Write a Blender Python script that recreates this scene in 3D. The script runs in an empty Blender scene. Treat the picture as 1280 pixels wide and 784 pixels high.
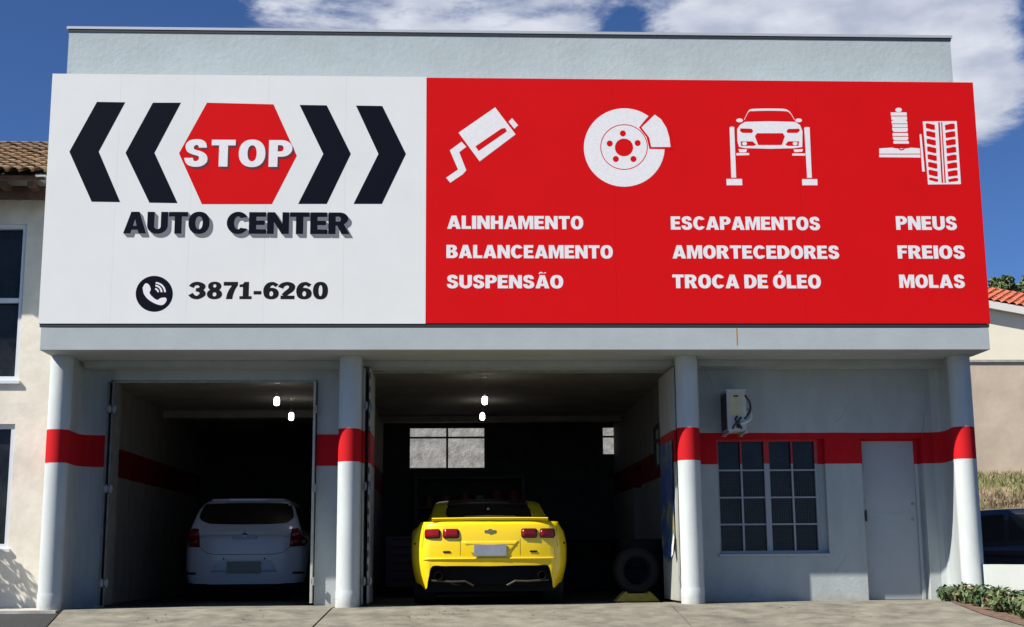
import bpy, bmesh, math, random
from mathutils import Vector, Matrix
from mathutils.bvhtree import BVHTree
random.seed(7)
S = bpy.context.scene
C = S.collection
PI = math.pi

# ------------------------------------------------------------------ camera
FPX, YAW, PITCH, ROLL, EYE = 1673.8, 0.0463, 0.1815, 0.0076, 0.55
FW = Vector((math.sin(YAW)*math.cos(PITCH), math.cos(YAW)*math.cos(PITCH), math.sin(PITCH)))
_r = Vector((math.cos(YAW), -math.sin(YAW), 0)); _u = _r.cross(FW)
RT = _r*math.cos(ROLL) - _u*math.sin(ROLL)
UP = _u*math.cos(ROLL) + _r*math.sin(ROLL)
cd = bpy.data.cameras.new('camera'); cam = bpy.data.objects.new('camera', cd); C.objects.link(cam)
cd.sensor_width = 36; cd.lens = 36*FPX/1280; cd.clip_start = 0.1; cd.clip_end = 3000
M3 = Matrix((RT, UP, -FW)).transposed()
cam.matrix_world = Matrix.Translation((0, 0, EYE)) @ M3.to_4x4()
S.camera = cam

def at(x, y, Y):
    """metres (X, Z) of a point of the photograph on the upright plane at depth Y"""
    d = FW + RT*((x-640)/FPX) - UP*((y-392)/FPX)
    t = Y/d.y
    return d.x*t, EYE + d.z*t

# ------------------------------------------------------------------ light
SUNV = Vector((-2.0, -1.0, 2.27)).normalized()
ELEV = math.asin(SUNV.z); AZ = math.atan2(SUNV.x, SUNV.y)
W = bpy.data.worlds.new('World'); S.world = W; W.use_nodes = True
nt = W.node_tree; N = nt.nodes; L = nt.links
bg = N['Background']
sky = N.new('ShaderNodeTexSky'); sky.sky_type = 'NISHITA'; sky.sun_disc = False
sky.sun_elevation = ELEV; sky.sun_rotation = AZ
sky.air_density = 0.75; sky.dust_density = 0.0; sky.ozone_density = 2.0; sky.altitude = 900
tc = N.new('ShaderNodeTexCoord')
def wmath(op, a, b=None, c=None, clamp=False):
    n = N.new('ShaderNodeMath'); n.operation = op; n.use_clamp = clamp
    for i, v in enumerate((a, b, c)):
        if v is None: continue
        if isinstance(v, (int, float)): n.inputs[i].default_value = v
        else: L.new(v, n.inputs[i])
    return n.outputs[0]
mp = N.new('ShaderNodeMapping'); mp.inputs['Scale'].default_value = (.8, .8, 2.0)
L.new(tc.outputs['Generated'], mp.inputs[0])
nz = N.new('ShaderNodeTexNoise'); nz.inputs['Scale'].default_value = 15; nz.inputs['Detail'].default_value = 12
nz.inputs['Roughness'].default_value = 0.62; nz.inputs['Distortion'].default_value = 0.25
L.new(mp.outputs[0], nz.inputs['Vector'])
bias = None
def pix_dir(x, y):
    return (FW + RT*((x-640)/FPX) - UP*((y-392)/FPX)).normalized()
for px, py, amp, rad in ((350, 22, .30, .035), (470, 14, .40, .06), (640, 8, .44, .055), (700, 36, .24, .03), (880, 12, .34, .05), (990, 0, .50, .09),
                         (1110, 30, .52, .08), (1200, 85, .52, .055), (1232, 130, .30, .03), (1110, -120, .25, .12), (560, -140, .2, .12),
                         (90, 30, -.35, .12), (-60, 150, -.3, .14), (790, 12, -.25, .022), (770, 30, -.18, .018), (1290, 260, -.35, .07), (1285, 20, -.14, .018), (590, 0, -.05, .02)):
    dp = N.new('ShaderNodeVectorMath'); dp.operation = 'DOT_PRODUCT'
    L.new(tc.outputs['Generated'], dp.inputs[0]); dp.inputs[1].default_value = pix_dir(px, py)
    e = wmath('MULTIPLY', wmath('SUBTRACT', dp.outputs['Value'], 1.0), 2.0/(rad*rad))
    e = wmath('MULTIPLY', wmath('POWER', 2.718, e), amp)
    bias = e if bias is None else wmath('ADD', bias, e)
val = wmath('ADD', wmath('MULTIPLY_ADD', nz.outputs['Fac'], 1.7, -.35), wmath('SUBTRACT', bias, .10))
mr = N.new('ShaderNodeMapRange'); mr.interpolation_type = 'SMOOTHSTEP'
mr.inputs['From Min'].default_value = 0.54; mr.inputs['From Max'].default_value = 0.98
L.new(val, mr.inputs['Value'])
nz2 = N.new('ShaderNodeTexNoise'); nz2.inputs['Scale'].default_value = 24; nz2.inputs['Detail'].default_value = 5
L.new(mp.outputs[0], nz2.inputs['Vector'])
cr = N.new('ShaderNodeValToRGB')
cr.color_ramp.elements[0].position = .35; cr.color_ramp.elements[0].color = (5.6, 6.2, 7.8, 1)
cr.color_ramp.elements[1].position = .66; cr.color_ramp.elements[1].color = (8.9, 9.3, 10.4, 1)
L.new(nz2.outputs['Fac'], cr.inputs[0])
mix = N.new('ShaderNodeMix'); mix.data_type = 'RGBA'
tint = N.new('ShaderNodeVectorMath'); tint.operation = 'MULTIPLY'; tint.inputs[1].default_value = (.64, .92, 1.33); L.new(sky.outputs[0], tint.inputs[0])
L.new(mr.outputs[0], mix.inputs['Factor']); L.new(tint.outputs[0], mix.inputs['A']); L.new(cr.outputs[0], mix.inputs['B'])
L.new(mix.outputs['Result'], bg.inputs['Color']); bg.inputs['Strength'].default_value = 0.05
sd = bpy.data.lights.new('sun', 'SUN'); sd.energy = 5.0; sd.angle = math.radians(0.5); sd.color = (1.0, 0.955, 0.88)
sun = bpy.data.objects.new('sun', sd); C.objects.link(sun)
sun.rotation_euler = (-SUNV).to_track_quat('-Z', 'Y').to_euler(); sun.location = (-20, -10, 30)
S.view_settings.view_transform = 'Standard'; S.view_settings.look = 'None'
S.view_settings.exposure = 0.70; S.view_settings.gamma = 1.0
S.cycles.max_bounces = 8; S.cycles.diffuse_bounces = 4

# ------------------------------------------------------------------ materials
def sl(c):
    return tuple(((v/255)/12.92 if v/255 <= .04045 else ((v/255+.055)/1.055)**2.4) for v in c)
MATS = {}
def mat(name, col, rough=.7, metal=0, var=.0, vscale=6, bump=0, bscale=40, coat=0, emit=None, estr=0, alpha=1, spec=.5, trans=0, detail=5, stretch=None):
    if name in MATS: return MATS[name]
    m = bpy.data.materials.new(name); m.use_nodes = True; MATS[name] = m
    n = m.node_tree.nodes; l = m.node_tree.links; b = n['Principled BSDF']
    b.inputs['Base Color'].default_value = (*col, 1); b.inputs['Roughness'].default_value = rough
    b.inputs['Metallic'].default_value = metal; b.inputs['Coat Weight'].default_value = coat
    b.inputs['Specular IOR Level'].default_value = spec; b.inputs['Transmission Weight'].default_value = trans
    if emit: b.inputs['Emission Color'].default_value = (*emit, 1); b.inputs['Emission Strength'].default_value = estr
    g = n.new('ShaderNodeNewGeometry'); src = g.outputs['Position']
    if stretch:
        mpn = n.new('ShaderNodeMapping'); mpn.inputs['Scale'].default_value = stretch; l.new(src, mpn.inputs[0]); src = mpn.outputs[0]
    if var:
        t = n.new('ShaderNodeTexNoise'); t.inputs['Scale'].default_value = vscale; t.inputs['Detail'].default_value = detail
        t.inputs['Roughness'].default_value = .65; l.new(src, t.inputs['Vector'])
        r = n.new('ShaderNodeMapRange'); r.inputs['From Min'].default_value = .3; r.inputs['From Max'].default_value = .7
        r.inputs['To Min'].default_value = 1-var; r.inputs['To Max'].default_value = 1+var*.6; l.new(t.outputs['Fac'], r.inputs['Value'])
        mx = n.new('ShaderNodeVectorMath'); mx.operation = 'SCALE'; mx.inputs[0].default_value = col
        l.new(r.outputs[0], mx.inputs['Scale']); l.new(mx.outputs[0], b.inputs['Base Color'])
    if bump:
        t2 = n.new('ShaderNodeTexNoise'); t2.inputs['Scale'].default_value = bscale; t2.inputs['Detail'].default_value = 6
        l.new(src, t2.inputs['Vector'])
        bp = n.new('ShaderNodeBump'); bp.inputs['Strength'].default_value = bump; bp.inputs['Distance'].default_value = .01
        l.new(t2.outputs['Fac'], bp.inputs['Height']); l.new(bp.outputs[0], b.inputs['Normal'])
    return m

def paint_wall(name, col, z0=1.736, z1=2.138, red=(.50, .008, .013), dirt=.25, rough=.75, bump=.25):
    """render coat with a red band painted at a fixed height, rain streaks and splash dirt at the foot"""
    m = bpy.data.materials.new(name); m.use_nodes = True
    n = m.node_tree.nodes; l = m.node_tree.links; b = n['Principled BSDF']; b.inputs['Roughness'].default_value = rough; b.inputs['Specular IOR Level'].default_value = .15
    g = n.new('ShaderNodeNewGeometry'); sp = n.new('ShaderNodeSeparateXYZ'); l.new(g.outputs['Position'], sp.inputs[0])
    def mth(op, a, c):
        q = n.new('ShaderNodeMath'); q.operation = op
        for i, v in enumerate((a, c)):
            if isinstance(v, (int, float)): q.inputs[i].default_value = v
            else: l.new(v, q.inputs[i])
        return q.outputs[0]
    wob = n.new('ShaderNodeTexNoise'); wob.inputs['Scale'].default_value = 3; l.new(g.outputs['Position'], wob.inputs['Vector'])
    zz = mth('ADD', sp.outputs['Z'], mth('MULTIPLY', mth('SUBTRACT', wob.outputs['Fac'], .5), .012))
    band = mth('MULTIPLY', mth('GREATER_THAN', zz, z0), mth('LESS_THAN', zz, z1))
    mx = n.new('ShaderNodeMix'); mx.data_type = 'RGBA'; l.new(band, mx.inputs['Factor'])
    mx.inputs['A'].default_value = (*col, 1); mx.inputs['B'].default_value = (*red, 1)
    t = n.new('ShaderNodeTexNoise'); t.inputs['Scale'].default_value = 2.2; t.inputs['Detail'].default_value = 7; t.inputs['Roughness'].default_value = .6
    mp_ = n.new('ShaderNodeMapping'); mp_.inputs['Scale'].default_value = (2.2, 2.2, .7); l.new(g.outputs['Position'], mp_.inputs[0]); l.new(mp_.outputs[0], t.inputs['Vector'])
    r = n.new('ShaderNodeMapRange'); r.inputs['From Min'].default_value = .3; r.inputs['From Max'].default_value = .75
    r.inputs['To Min'].default_value = 1-dirt*.5; r.inputs['To Max'].default_value = 1.06; l.new(t.outputs['Fac'], r.inputs['Value'])
    # mud splashed at the foot of the wall
    t3 = n.new('ShaderNodeTexNoise'); t3.inputs['Scale'].default_value = 9; t3.inputs['Detail'].default_value = 8; l.new(g.outputs['Position'], t3.inputs['Vector'])
    foot = n.new('ShaderNodeMapRange'); foot.inputs['From Min'].default_value = -.1; foot.inputs['From Max'].default_value = .10; foot.inputs['To Min'].default_value = .55; foot.inputs['To Max'].default_value = 0
    l.new(mth('SUBTRACT', sp.outputs['Z'], mth('MULTIPLY', mth('SUBTRACT', t3.outputs['Fac'], .45), .5)), foot.inputs['Value'])
    sc = n.new('ShaderNodeVectorMath'); sc.operation = 'SCALE'; l.new(mx.outputs['Result'], sc.inputs[0]); l.new(r.outputs[0], sc.inputs['Scale'])
    m2 = n.new('ShaderNodeMix'); m2.data_type = 'RGBA'; l.new(foot.outputs[0], m2.inputs['Factor']); l.new(sc.outputs[0], m2.inputs['A']); m2.inputs['B'].default_value = (.30, .26, .21, 1)
    l.new(m2.outputs['Result'], b.inputs['Base Color'])
    t2 = n.new('ShaderNodeTexNoise'); t2.inputs['Scale'].default_value = 26; t2.inputs['Detail'].default_value = 8; l.new(g.outputs['Position'], t2.inputs['Vector'])
    bp = n.new('ShaderNodeBump'); bp.inputs['Strength'].default_value = bump; bp.inputs['Distance'].default_value = .012
    l.new(t2.outputs['Fac'], bp.inputs['Height']); l.new(bp.outputs[0], b.inputs['Normal'])
    return m
GREY = (.40, .435, .43)
M_wall = paint_wall('grey_paint_red_band', GREY)
M_col = paint_wall('column_paint_red_band', (.51, .545, .535), bump=.12)
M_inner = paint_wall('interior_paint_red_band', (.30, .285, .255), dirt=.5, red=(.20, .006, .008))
M_grey = mat('grey_facade_paint', (.40, .455, .46), .75, var=.10, vscale=1.6, bump=.35, bscale=14)
M_beam = mat('grey_beam_paint', (.405, .445, .45), .7, var=.08, vscale=2.5, bump=.12, bscale=30)
M_white = mat('sign_white', (.765, .775, .745), .6, spec=.12, var=.035, vscale=1.1)
M_red = mat('sign_red', (.66, .0065, .0085), .7, spec=.05, var=.03, vscale=1.3)
M_navy = mat('sign_navy', (.005, .0065, .014), .7, spec=.05, var=.1, vscale=8)
M_black = mat('sign_black', (.008, .008, .010), .6, spec=.12)
M_shadowgrey = mat('sign_letter_grey', (.16, .165, .18), .5)
M_ltr = mat('sign_white_lettering', (.82, .80, .80), .6, spec=.12, var=.08, vscale=40)
M_dark = mat('dark_gap_and_shadow', (.02, .024, .028), .7)
M_flash = mat('metal_flashing', (.55, .57, .58), .4, metal=.3)
M_ceil = mat('soot_grey_ceiling', (.34, .315, .27), .9, var=.25, vscale=2)
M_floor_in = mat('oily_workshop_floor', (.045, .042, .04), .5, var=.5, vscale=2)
M_steel = mat('dull_galvanised_steel', (.30, .30, .28), .5, metal=.5, var=.3, vscale=9)
M_doorleaf = mat('pale_folding_door_paint', (.42, .42, .38), .6, var=.25, vscale=5)
M_blackmetal = mat('black_metal', (.02, .02, .022), .5)
M_glass_dark = mat('dark_window_glass', (.016, .017, .018), .1, spec=.25, var=.8, vscale=2.6)  # mottled tone stands for reflections in the panes
M_grille = mat('grille_paint_red_band', (.2, .2, .2)); 
M_conc = mat('weathered_concrete', (.205, .192, .150), .9, var=.5, vscale=3.2, bump=.5, bscale=60, detail=10)
M_conc2 = mat('rough_back_concrete', (.42, .41, .38), .95, var=.5, vscale=5, bump=.8, bscale=20)
M_asph = mat('dark_asphalt', (.030, .031, .031), .9, var=.3, vscale=10, bump=.4, bscale=90)
M_kerb = mat('kerb_concrete', (.42, .40, .36), .9, var=.3, vscale=5, bump=.3)
M_cream = mat('stained_cream_render', (.72, .67, .565), .9, var=.18, vscale=2.6, bump=.25, bscale=18, detail=9)
M_beige = mat('stained_beige_render', (.60, .495, .375), .9, var=.22, vscale=1.0, bump=.3, bscale=10, detail=9)
M_gable = mat('pale_yellow_render', (.86, .81, .64), .9, var=.05, vscale=2)
M_wfr = mat('white_window_frame', (.60, .63, .66), .4)
M_tile = mat('old_clay_tile', (.30, .19, .10), .9, var=.65, vscale=7, bump=.4)
M_tiler = mat('red_clay_tile', (.50, .13, .065), .8, var=.4, vscale=6)
M_wood = mat('brown_rafters', (.10, .05, .028), .8, var=.4, vscale=9)
M_leaf = mat('dark_green_leaf', (.052, .10, .032), .55, var=.5, vscale=14)
M_leaf2 = mat('olive_green_leaf', (.10, .14, .045), .6, var=.5, vscale=12)
M_soil = mat('reddish_soil', (.16, .10, .07), .95, var=.5, vscale=12, bump=.6)
M_grass = mat('dry_green_grass', (.27, .28, .11), .9, var=.5, vscale=3)
M_dry = mat('brown_dead_grass', (.26, .19, .12), .9, var=.5, vscale=4)
M_bark = mat('bark', (.12, .09, .06), .9, var=.4, vscale=8)
M_yellow = mat('yellow_car_paint', (.86, .60, .008), .3, coat=.6, spec=.4)
M_wcar = mat('white_car_paint', (.55, .55, .56), .3, coat=.4)
M_bcar = mat('navy_car_paint', (.008, .010, .019), .22, coat=1)
M_tyre = mat('tyre_rubber', (.009, .009, .009), .85, var=.3, vscale=20)
M_rim = mat('alloy_rim', (.22, .22, .23), .35, metal=.9)
M_carglass = mat('tinted_car_glass', (.006, .007, .008), .04, spec=.8)
M_tail = mat('red_tail_lamp', (.22, .003, .006), .2, coat=.3, spec=.3)
M_taild = mat('dark_red_tail_lamp', (.15, .003, .006), .2, coat=.3, spec=.3)
M_plast = mat('black_plastic', (.005, .005, .005), .7, spec=.1)
M_plate = mat('blank_grey_plate', (.22, .24, .27), .5, var=.15, vscale=10)
M_plate2 = mat('blank_dull_plate', (.20, .20, .17), .5)
M_chrome = mat('gold_chrome', (.55, .38, .05), .25, metal=.8)
M_silver = mat('chrome', (.5, .5, .5), .2, metal=1)
M_bulb = mat('lit_bulb', (1, 1, 1), .5, emit=(1, .98, .92), estr=8)
M_cordw = mat('white_plastic', (.65, .65, .62), .5)
M_acw = mat('aged_white_ac_case', (.52, .52, .50), .5, var=.12, vscale=6)
M_acy = mat('yellowed_ac_panel', (.55, .50, .30), .6, var=.1, vscale=6)
M_blue = mat('blue_banner_print', (.012, .03, .12), .5)
_n = M_blue.node_tree; _g = _n.nodes.new('ShaderNodeNewGeometry'); _t = _n.nodes.new('ShaderNodeTexNoise'); _t.inputs['Scale'].default_value = 4.5; _t.inputs['Detail'].default_value = 3
_c = _n.nodes.new('ShaderNodeValToRGB'); _c.color_ramp.elements[0].position = .42; _c.color_ramp.elements[0].color = (.022, .06, .24, 1); _c.color_ramp.elements[1].position = .66; _c.color_ramp.elements[1].color = (.30, .27, .10, 1)
_e = _c.color_ramp.elements.new(.54); _e.color = (.05, .11, .16, 1)
_n.links.new(_g.outputs['Position'], _t.inputs['Vector']); _n.links.new(_t.outputs['Fac'], _c.inputs[0]); _n.links.new(_c.outputs[0], _n.nodes['Principled BSDF'].inputs['Base Color'])
M_bannery = mat('yellow_banner_print', (.30, .25, .07), .5, var=.4, vscale=9)
M_ystand = mat('yellow_steel_stand', (.55, .40, .03), .5, var=.3, vscale=8)
M_toolred = mat('dark_red_tool_chest', (.10, .012, .012), .4)
M_door = mat('grey_steel_door', (.34, .37, .39), .55, var=.10, vscale=1.5)

def banded_metal(name, col, red):
    m = bpy.data.materials.new(name); m.use_nodes = True
    n = m.node_tree.nodes; l = m.node_tree.links; b = n['Principled BSDF']; b.inputs['Roughness'].default_value = .5
    g = n.new('ShaderNodeNewGeometry'); sp = n.new('ShaderNodeSeparateXYZ'); l.new(g.outputs['Position'], sp.inputs[0])
    a = n.new('ShaderNodeMath'); a.operation = 'GREATER_THAN'; a.inputs[1].default_value = 1.745; l.new(sp.outputs['Z'], a.inputs[0])
    mx = n.new('ShaderNodeMix'); mx.data_type = 'RGBA'; l.new(a.outputs[0], mx.inputs['Factor'])
    mx.inputs['A'].default_value = (*col, 1); mx.inputs['B'].default_value = (*red, 1); l.new(mx.outputs['Result'], b.inputs['Base Color'])
    return m
M_grille = banded_metal('window_bar_paint_red_band', (.30, .33, .35), (.36, .03, .035))
M_barred = banded_metal('mullion_paint_red_band', (.30, .33, .35), (.40, .010, .014))

# ------------------------------------------------------------------ helpers
def link(name, bm, m, parent=None, smooth=False, loc=None):
    me = bpy.data.meshes.new(name)
    bmesh.ops.recalc_face_normals(bm, faces=bm.faces[:]) if smooth != 'keep' else None
    bm.to_mesh(me); bm.free()
    for mm in (m if isinstance(m, (list, tuple)) else [m]): me.materials.append(mm)
    if smooth is True:
        me.polygons.foreach_set('use_smooth', [True]*len(me.polygons))
    o = bpy.data.objects.new(name, me); C.objects.link(o)
    if parent: o.parent = parent
    if loc: o.location = loc
    return o
def thing(name, label, cat, loc=(0, 0, 0), rz=0, group=None):
    o = bpy.data.objects.new(name, None); C.objects.link(o); o.empty_display_size = .2
    o.location = loc; o.rotation_euler = (0, 0, rz); o['label'] = label; o['category'] = cat
    if group: o['group'] = group
    return o
def tag(o, label, cat, group=None):
    o['label'] = label; o['category'] = cat
    if group: o['group'] = group
    return o
def part_label(o, label): o['label'] = label; return o
def box(bm, x0, x1, y0, y1, z0, z1, bev=0):
    r = bmesh.ops.create_cube(bm, size=1)
    for v in r['verts']:
        v.co = Vector((x0+(v.co.x+.5)*(x1-x0), y0+(v.co.y+.5)*(y1-y0), z0+(v.co.z+.5)*(z1-z0)))
    if bev:
        es = set(e for v in r['verts'] for e in v.link_edges)
        bmesh.ops.bevel(bm, geom=list(es), offset=bev, segments=2, affect='EDGES', profile=.6)
    return r
def bx(name, m, parent, *a, bev=0):
    bm = bmesh.new(); box(bm, *a, bev=bev); return link(name, bm, m, parent)
def tube(bm, pts, r, n=8, cap=True):
    pts = [Vector(p) for p in pts]; rings = []
    for i, p in enumerate(pts):
        d = (pts[min(i+1, len(pts)-1)]-pts[max(i-1, 0)]).normalized()
        a = d.orthogonal().normalized() if i == 0 else (a - d*a.dot(d)).normalized()
        b = d.cross(a); rr = r[i] if isinstance(r, (list, tuple)) else r
        rings.append([bm.verts.new(p + (a*math.cos(2*PI*k/n)+b*math.sin(2*PI*k/n))*rr) for k in range(n)])
    for i in range(len(rings)-1):
        for k in range(n): bm.faces.new((rings[i][k], rings[i][(k+1) % n], rings[i+1][(k+1) % n], rings[i+1][k]))
    if cap: bm.faces.new(rings[0][::-1]); bm.faces.new(rings[-1])
def lathe(bm, prof, n=24, axis='Z', c=(0, 0, 0)):
    rings = []
    for r, h in prof:
        ring = []
        for k in range(n):
            a = 2*PI*k/n; x, y = r*math.cos(a), r*math.sin(a)
            p = (x, y, h) if axis == 'Z' else ((h, x, y) if axis == 'X' else (x, h, y))
            ring.append(bm.verts.new(Vector(p)+Vector(c)))
        rings.append(ring)
    for i in range(len(rings)-1):
        for k in range(n): bm.faces.new((rings[i][k], rings[i][(k+1) % n], rings[i+1][(k+1) % n], rings[i+1][k]))
    return rings
def prism(bm, pts, z0, z1):
    a = [bm.verts.new((x, y, z0)) for x, y in pts]; b = [bm.verts.new((x, y, z1)) for x, y in pts]
    n = len(pts); bm.faces.new(a[::-1]); bm.faces.new(b)
    for i in range(n): bm.faces.new((a[i], a[(i+1) % n], b[(i+1) % n], b[i]))
def plate(bm, pts, y0, y1):
    """outline in (x, z), thickness from y0 to y1"""
    a = [bm.verts.new((x, y0, z)) for x, z in pts]; b = [bm.verts.new((x, y1, z)) for x, z in pts]
    n = len(pts); bm.faces.new(a); bm.faces.new(b[::-1])
    for i in range(n): bm.faces.new((a[i], b[i], b[(i+1) % n], a[(i+1) % n]))
def wall_grid(bm, xs, zs, holes, y0, y1):
    def solid(i, j):
        if i < 0 or j < 0 or i >= len(xs)-1 or j >= len(zs)-1: return False
        cx, cz = (xs[i]+xs[i+1])/2, (zs[j]+zs[j+1])/2
        return not any(h[0] < cx < h[1] and h[2] < cz < h[3] for h in holes)
    cache = {}
    def v(x, y, z):
        k = (round(x, 4), round(y, 4), round(z, 4))
        if k not in cache: cache[k] = bm.verts.new(k)
        return cache[k]
    for i in range(len(xs)-1):
        for j in range(len(zs)-1):
            if not solid(i, j): continue
            a, b, c, d = xs[i], xs[i+1], zs[j], zs[j+1]
            bm.faces.new((v(a, y0, c), v(b, y0, c), v(b, y0, d), v(a, y0, d)))
            bm.faces.new((v(a, y1, c), v(a, y1, d), v(b, y1, d), v(b, y1, c)))
            if not solid(i-1, j): bm.faces.new((v(a, y0, c), v(a, y0, d), v(a, y1, d), v(a, y1, c)))
            if not solid(i+1, j): bm.faces.new((v(b, y0, c), v(b, y1, c), v(b, y1, d), v(b, y0, d)))
            if not solid(i, j-1): bm.faces.new((v(a, y0, c), v(a, y1, c), v(b, y1, c), v(b, y0, c)))
            if not solid(i, j+1): bm.faces.new((v(a, y0, d), v(b, y0, d), v(b, y1, d), v(a, y1, d)))
def copy_tree(o, parent=None):
    c = o.copy(); C.objects.link(c)
    if parent: c.parent = parent
    for ch in [q for q in o.children]: copy_tree(ch, c)
    return c

# ------------------------------------------------------------------ flat print: outlines with holes
def arc(cx, cy, rx, ry, a0, a1, n=14):
    return [(cx+rx*math.cos(math.radians(a0+(a1-a0)*i/n)), cy+ry*math.sin(math.radians(a0+(a1-a0)*i/n))) for i in range(n+1)]
def ell(cx, cy, rx, ry, n=28, p=2.0):
    o = []
    for i in range(n):
        a = 2*PI*i/n; c, s = math.cos(a), math.sin(a)
        o.append((cx+rx*math.copysign(abs(c)**(2/p), c), cy+ry*math.copysign(abs(s)**(2/p), s)))
    return o
def spline(pts, n=6):
    o = []
    P = [pts[0]]+list(pts)+[pts[-1]]
    for i in range(1, len(P)-2):
        for k in range(n):
            t = k/n
            o.append(tuple(.5*((2*P[i][j])+(-P[i-1][j]+P[i+1][j])*t+(2*P[i-1][j]-5*P[i][j]+4*P[i+1][j]-P[i+2][j])*t*t+(-P[i-1][j]+3*P[i][j]-3*P[i+1][j]+P[i+2][j])*t**3) for j in range(len(pts[0]))))
    o.append(tuple(pts[-1])); return o
def stroke(pts, smooth=True):
    """pts (x, y, width) -> closed outline"""
    P = spline(pts) if smooth else pts
    l, r = [], []
    for i, p in enumerate(P):
        a, b = P[max(i-1, 0)], P[min(i+1, len(P)-1)]
        dx, dy = b[0]-a[0], b[1]-a[1]; d = math.hypot(dx, dy) or 1
        nx, ny = -dy/d*p[2]/2, dx/d*p[2]/2
        l.append((p[0]+nx, p[1]+ny)); r.append((p[0]-nx, p[1]-ny))
    return l+r[::-1]
R4 = lambda a, b, c, d: [(a, c), (b, c), (b, d), (a, d)]
O_OUT = ell(.39, .5, .39, .515, 36, 2.25); O_IN = ell(.39, .5, .135, .30, 24, 2.2)
A_G = [[[(0, 0), (.27, 1), (.57, 1), (.84, 0), (.57, 0), (.525, .17), (.305, .17), (.265, 0)], [(.35, .35), (.42, .66), (.485, .35)]]]
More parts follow.
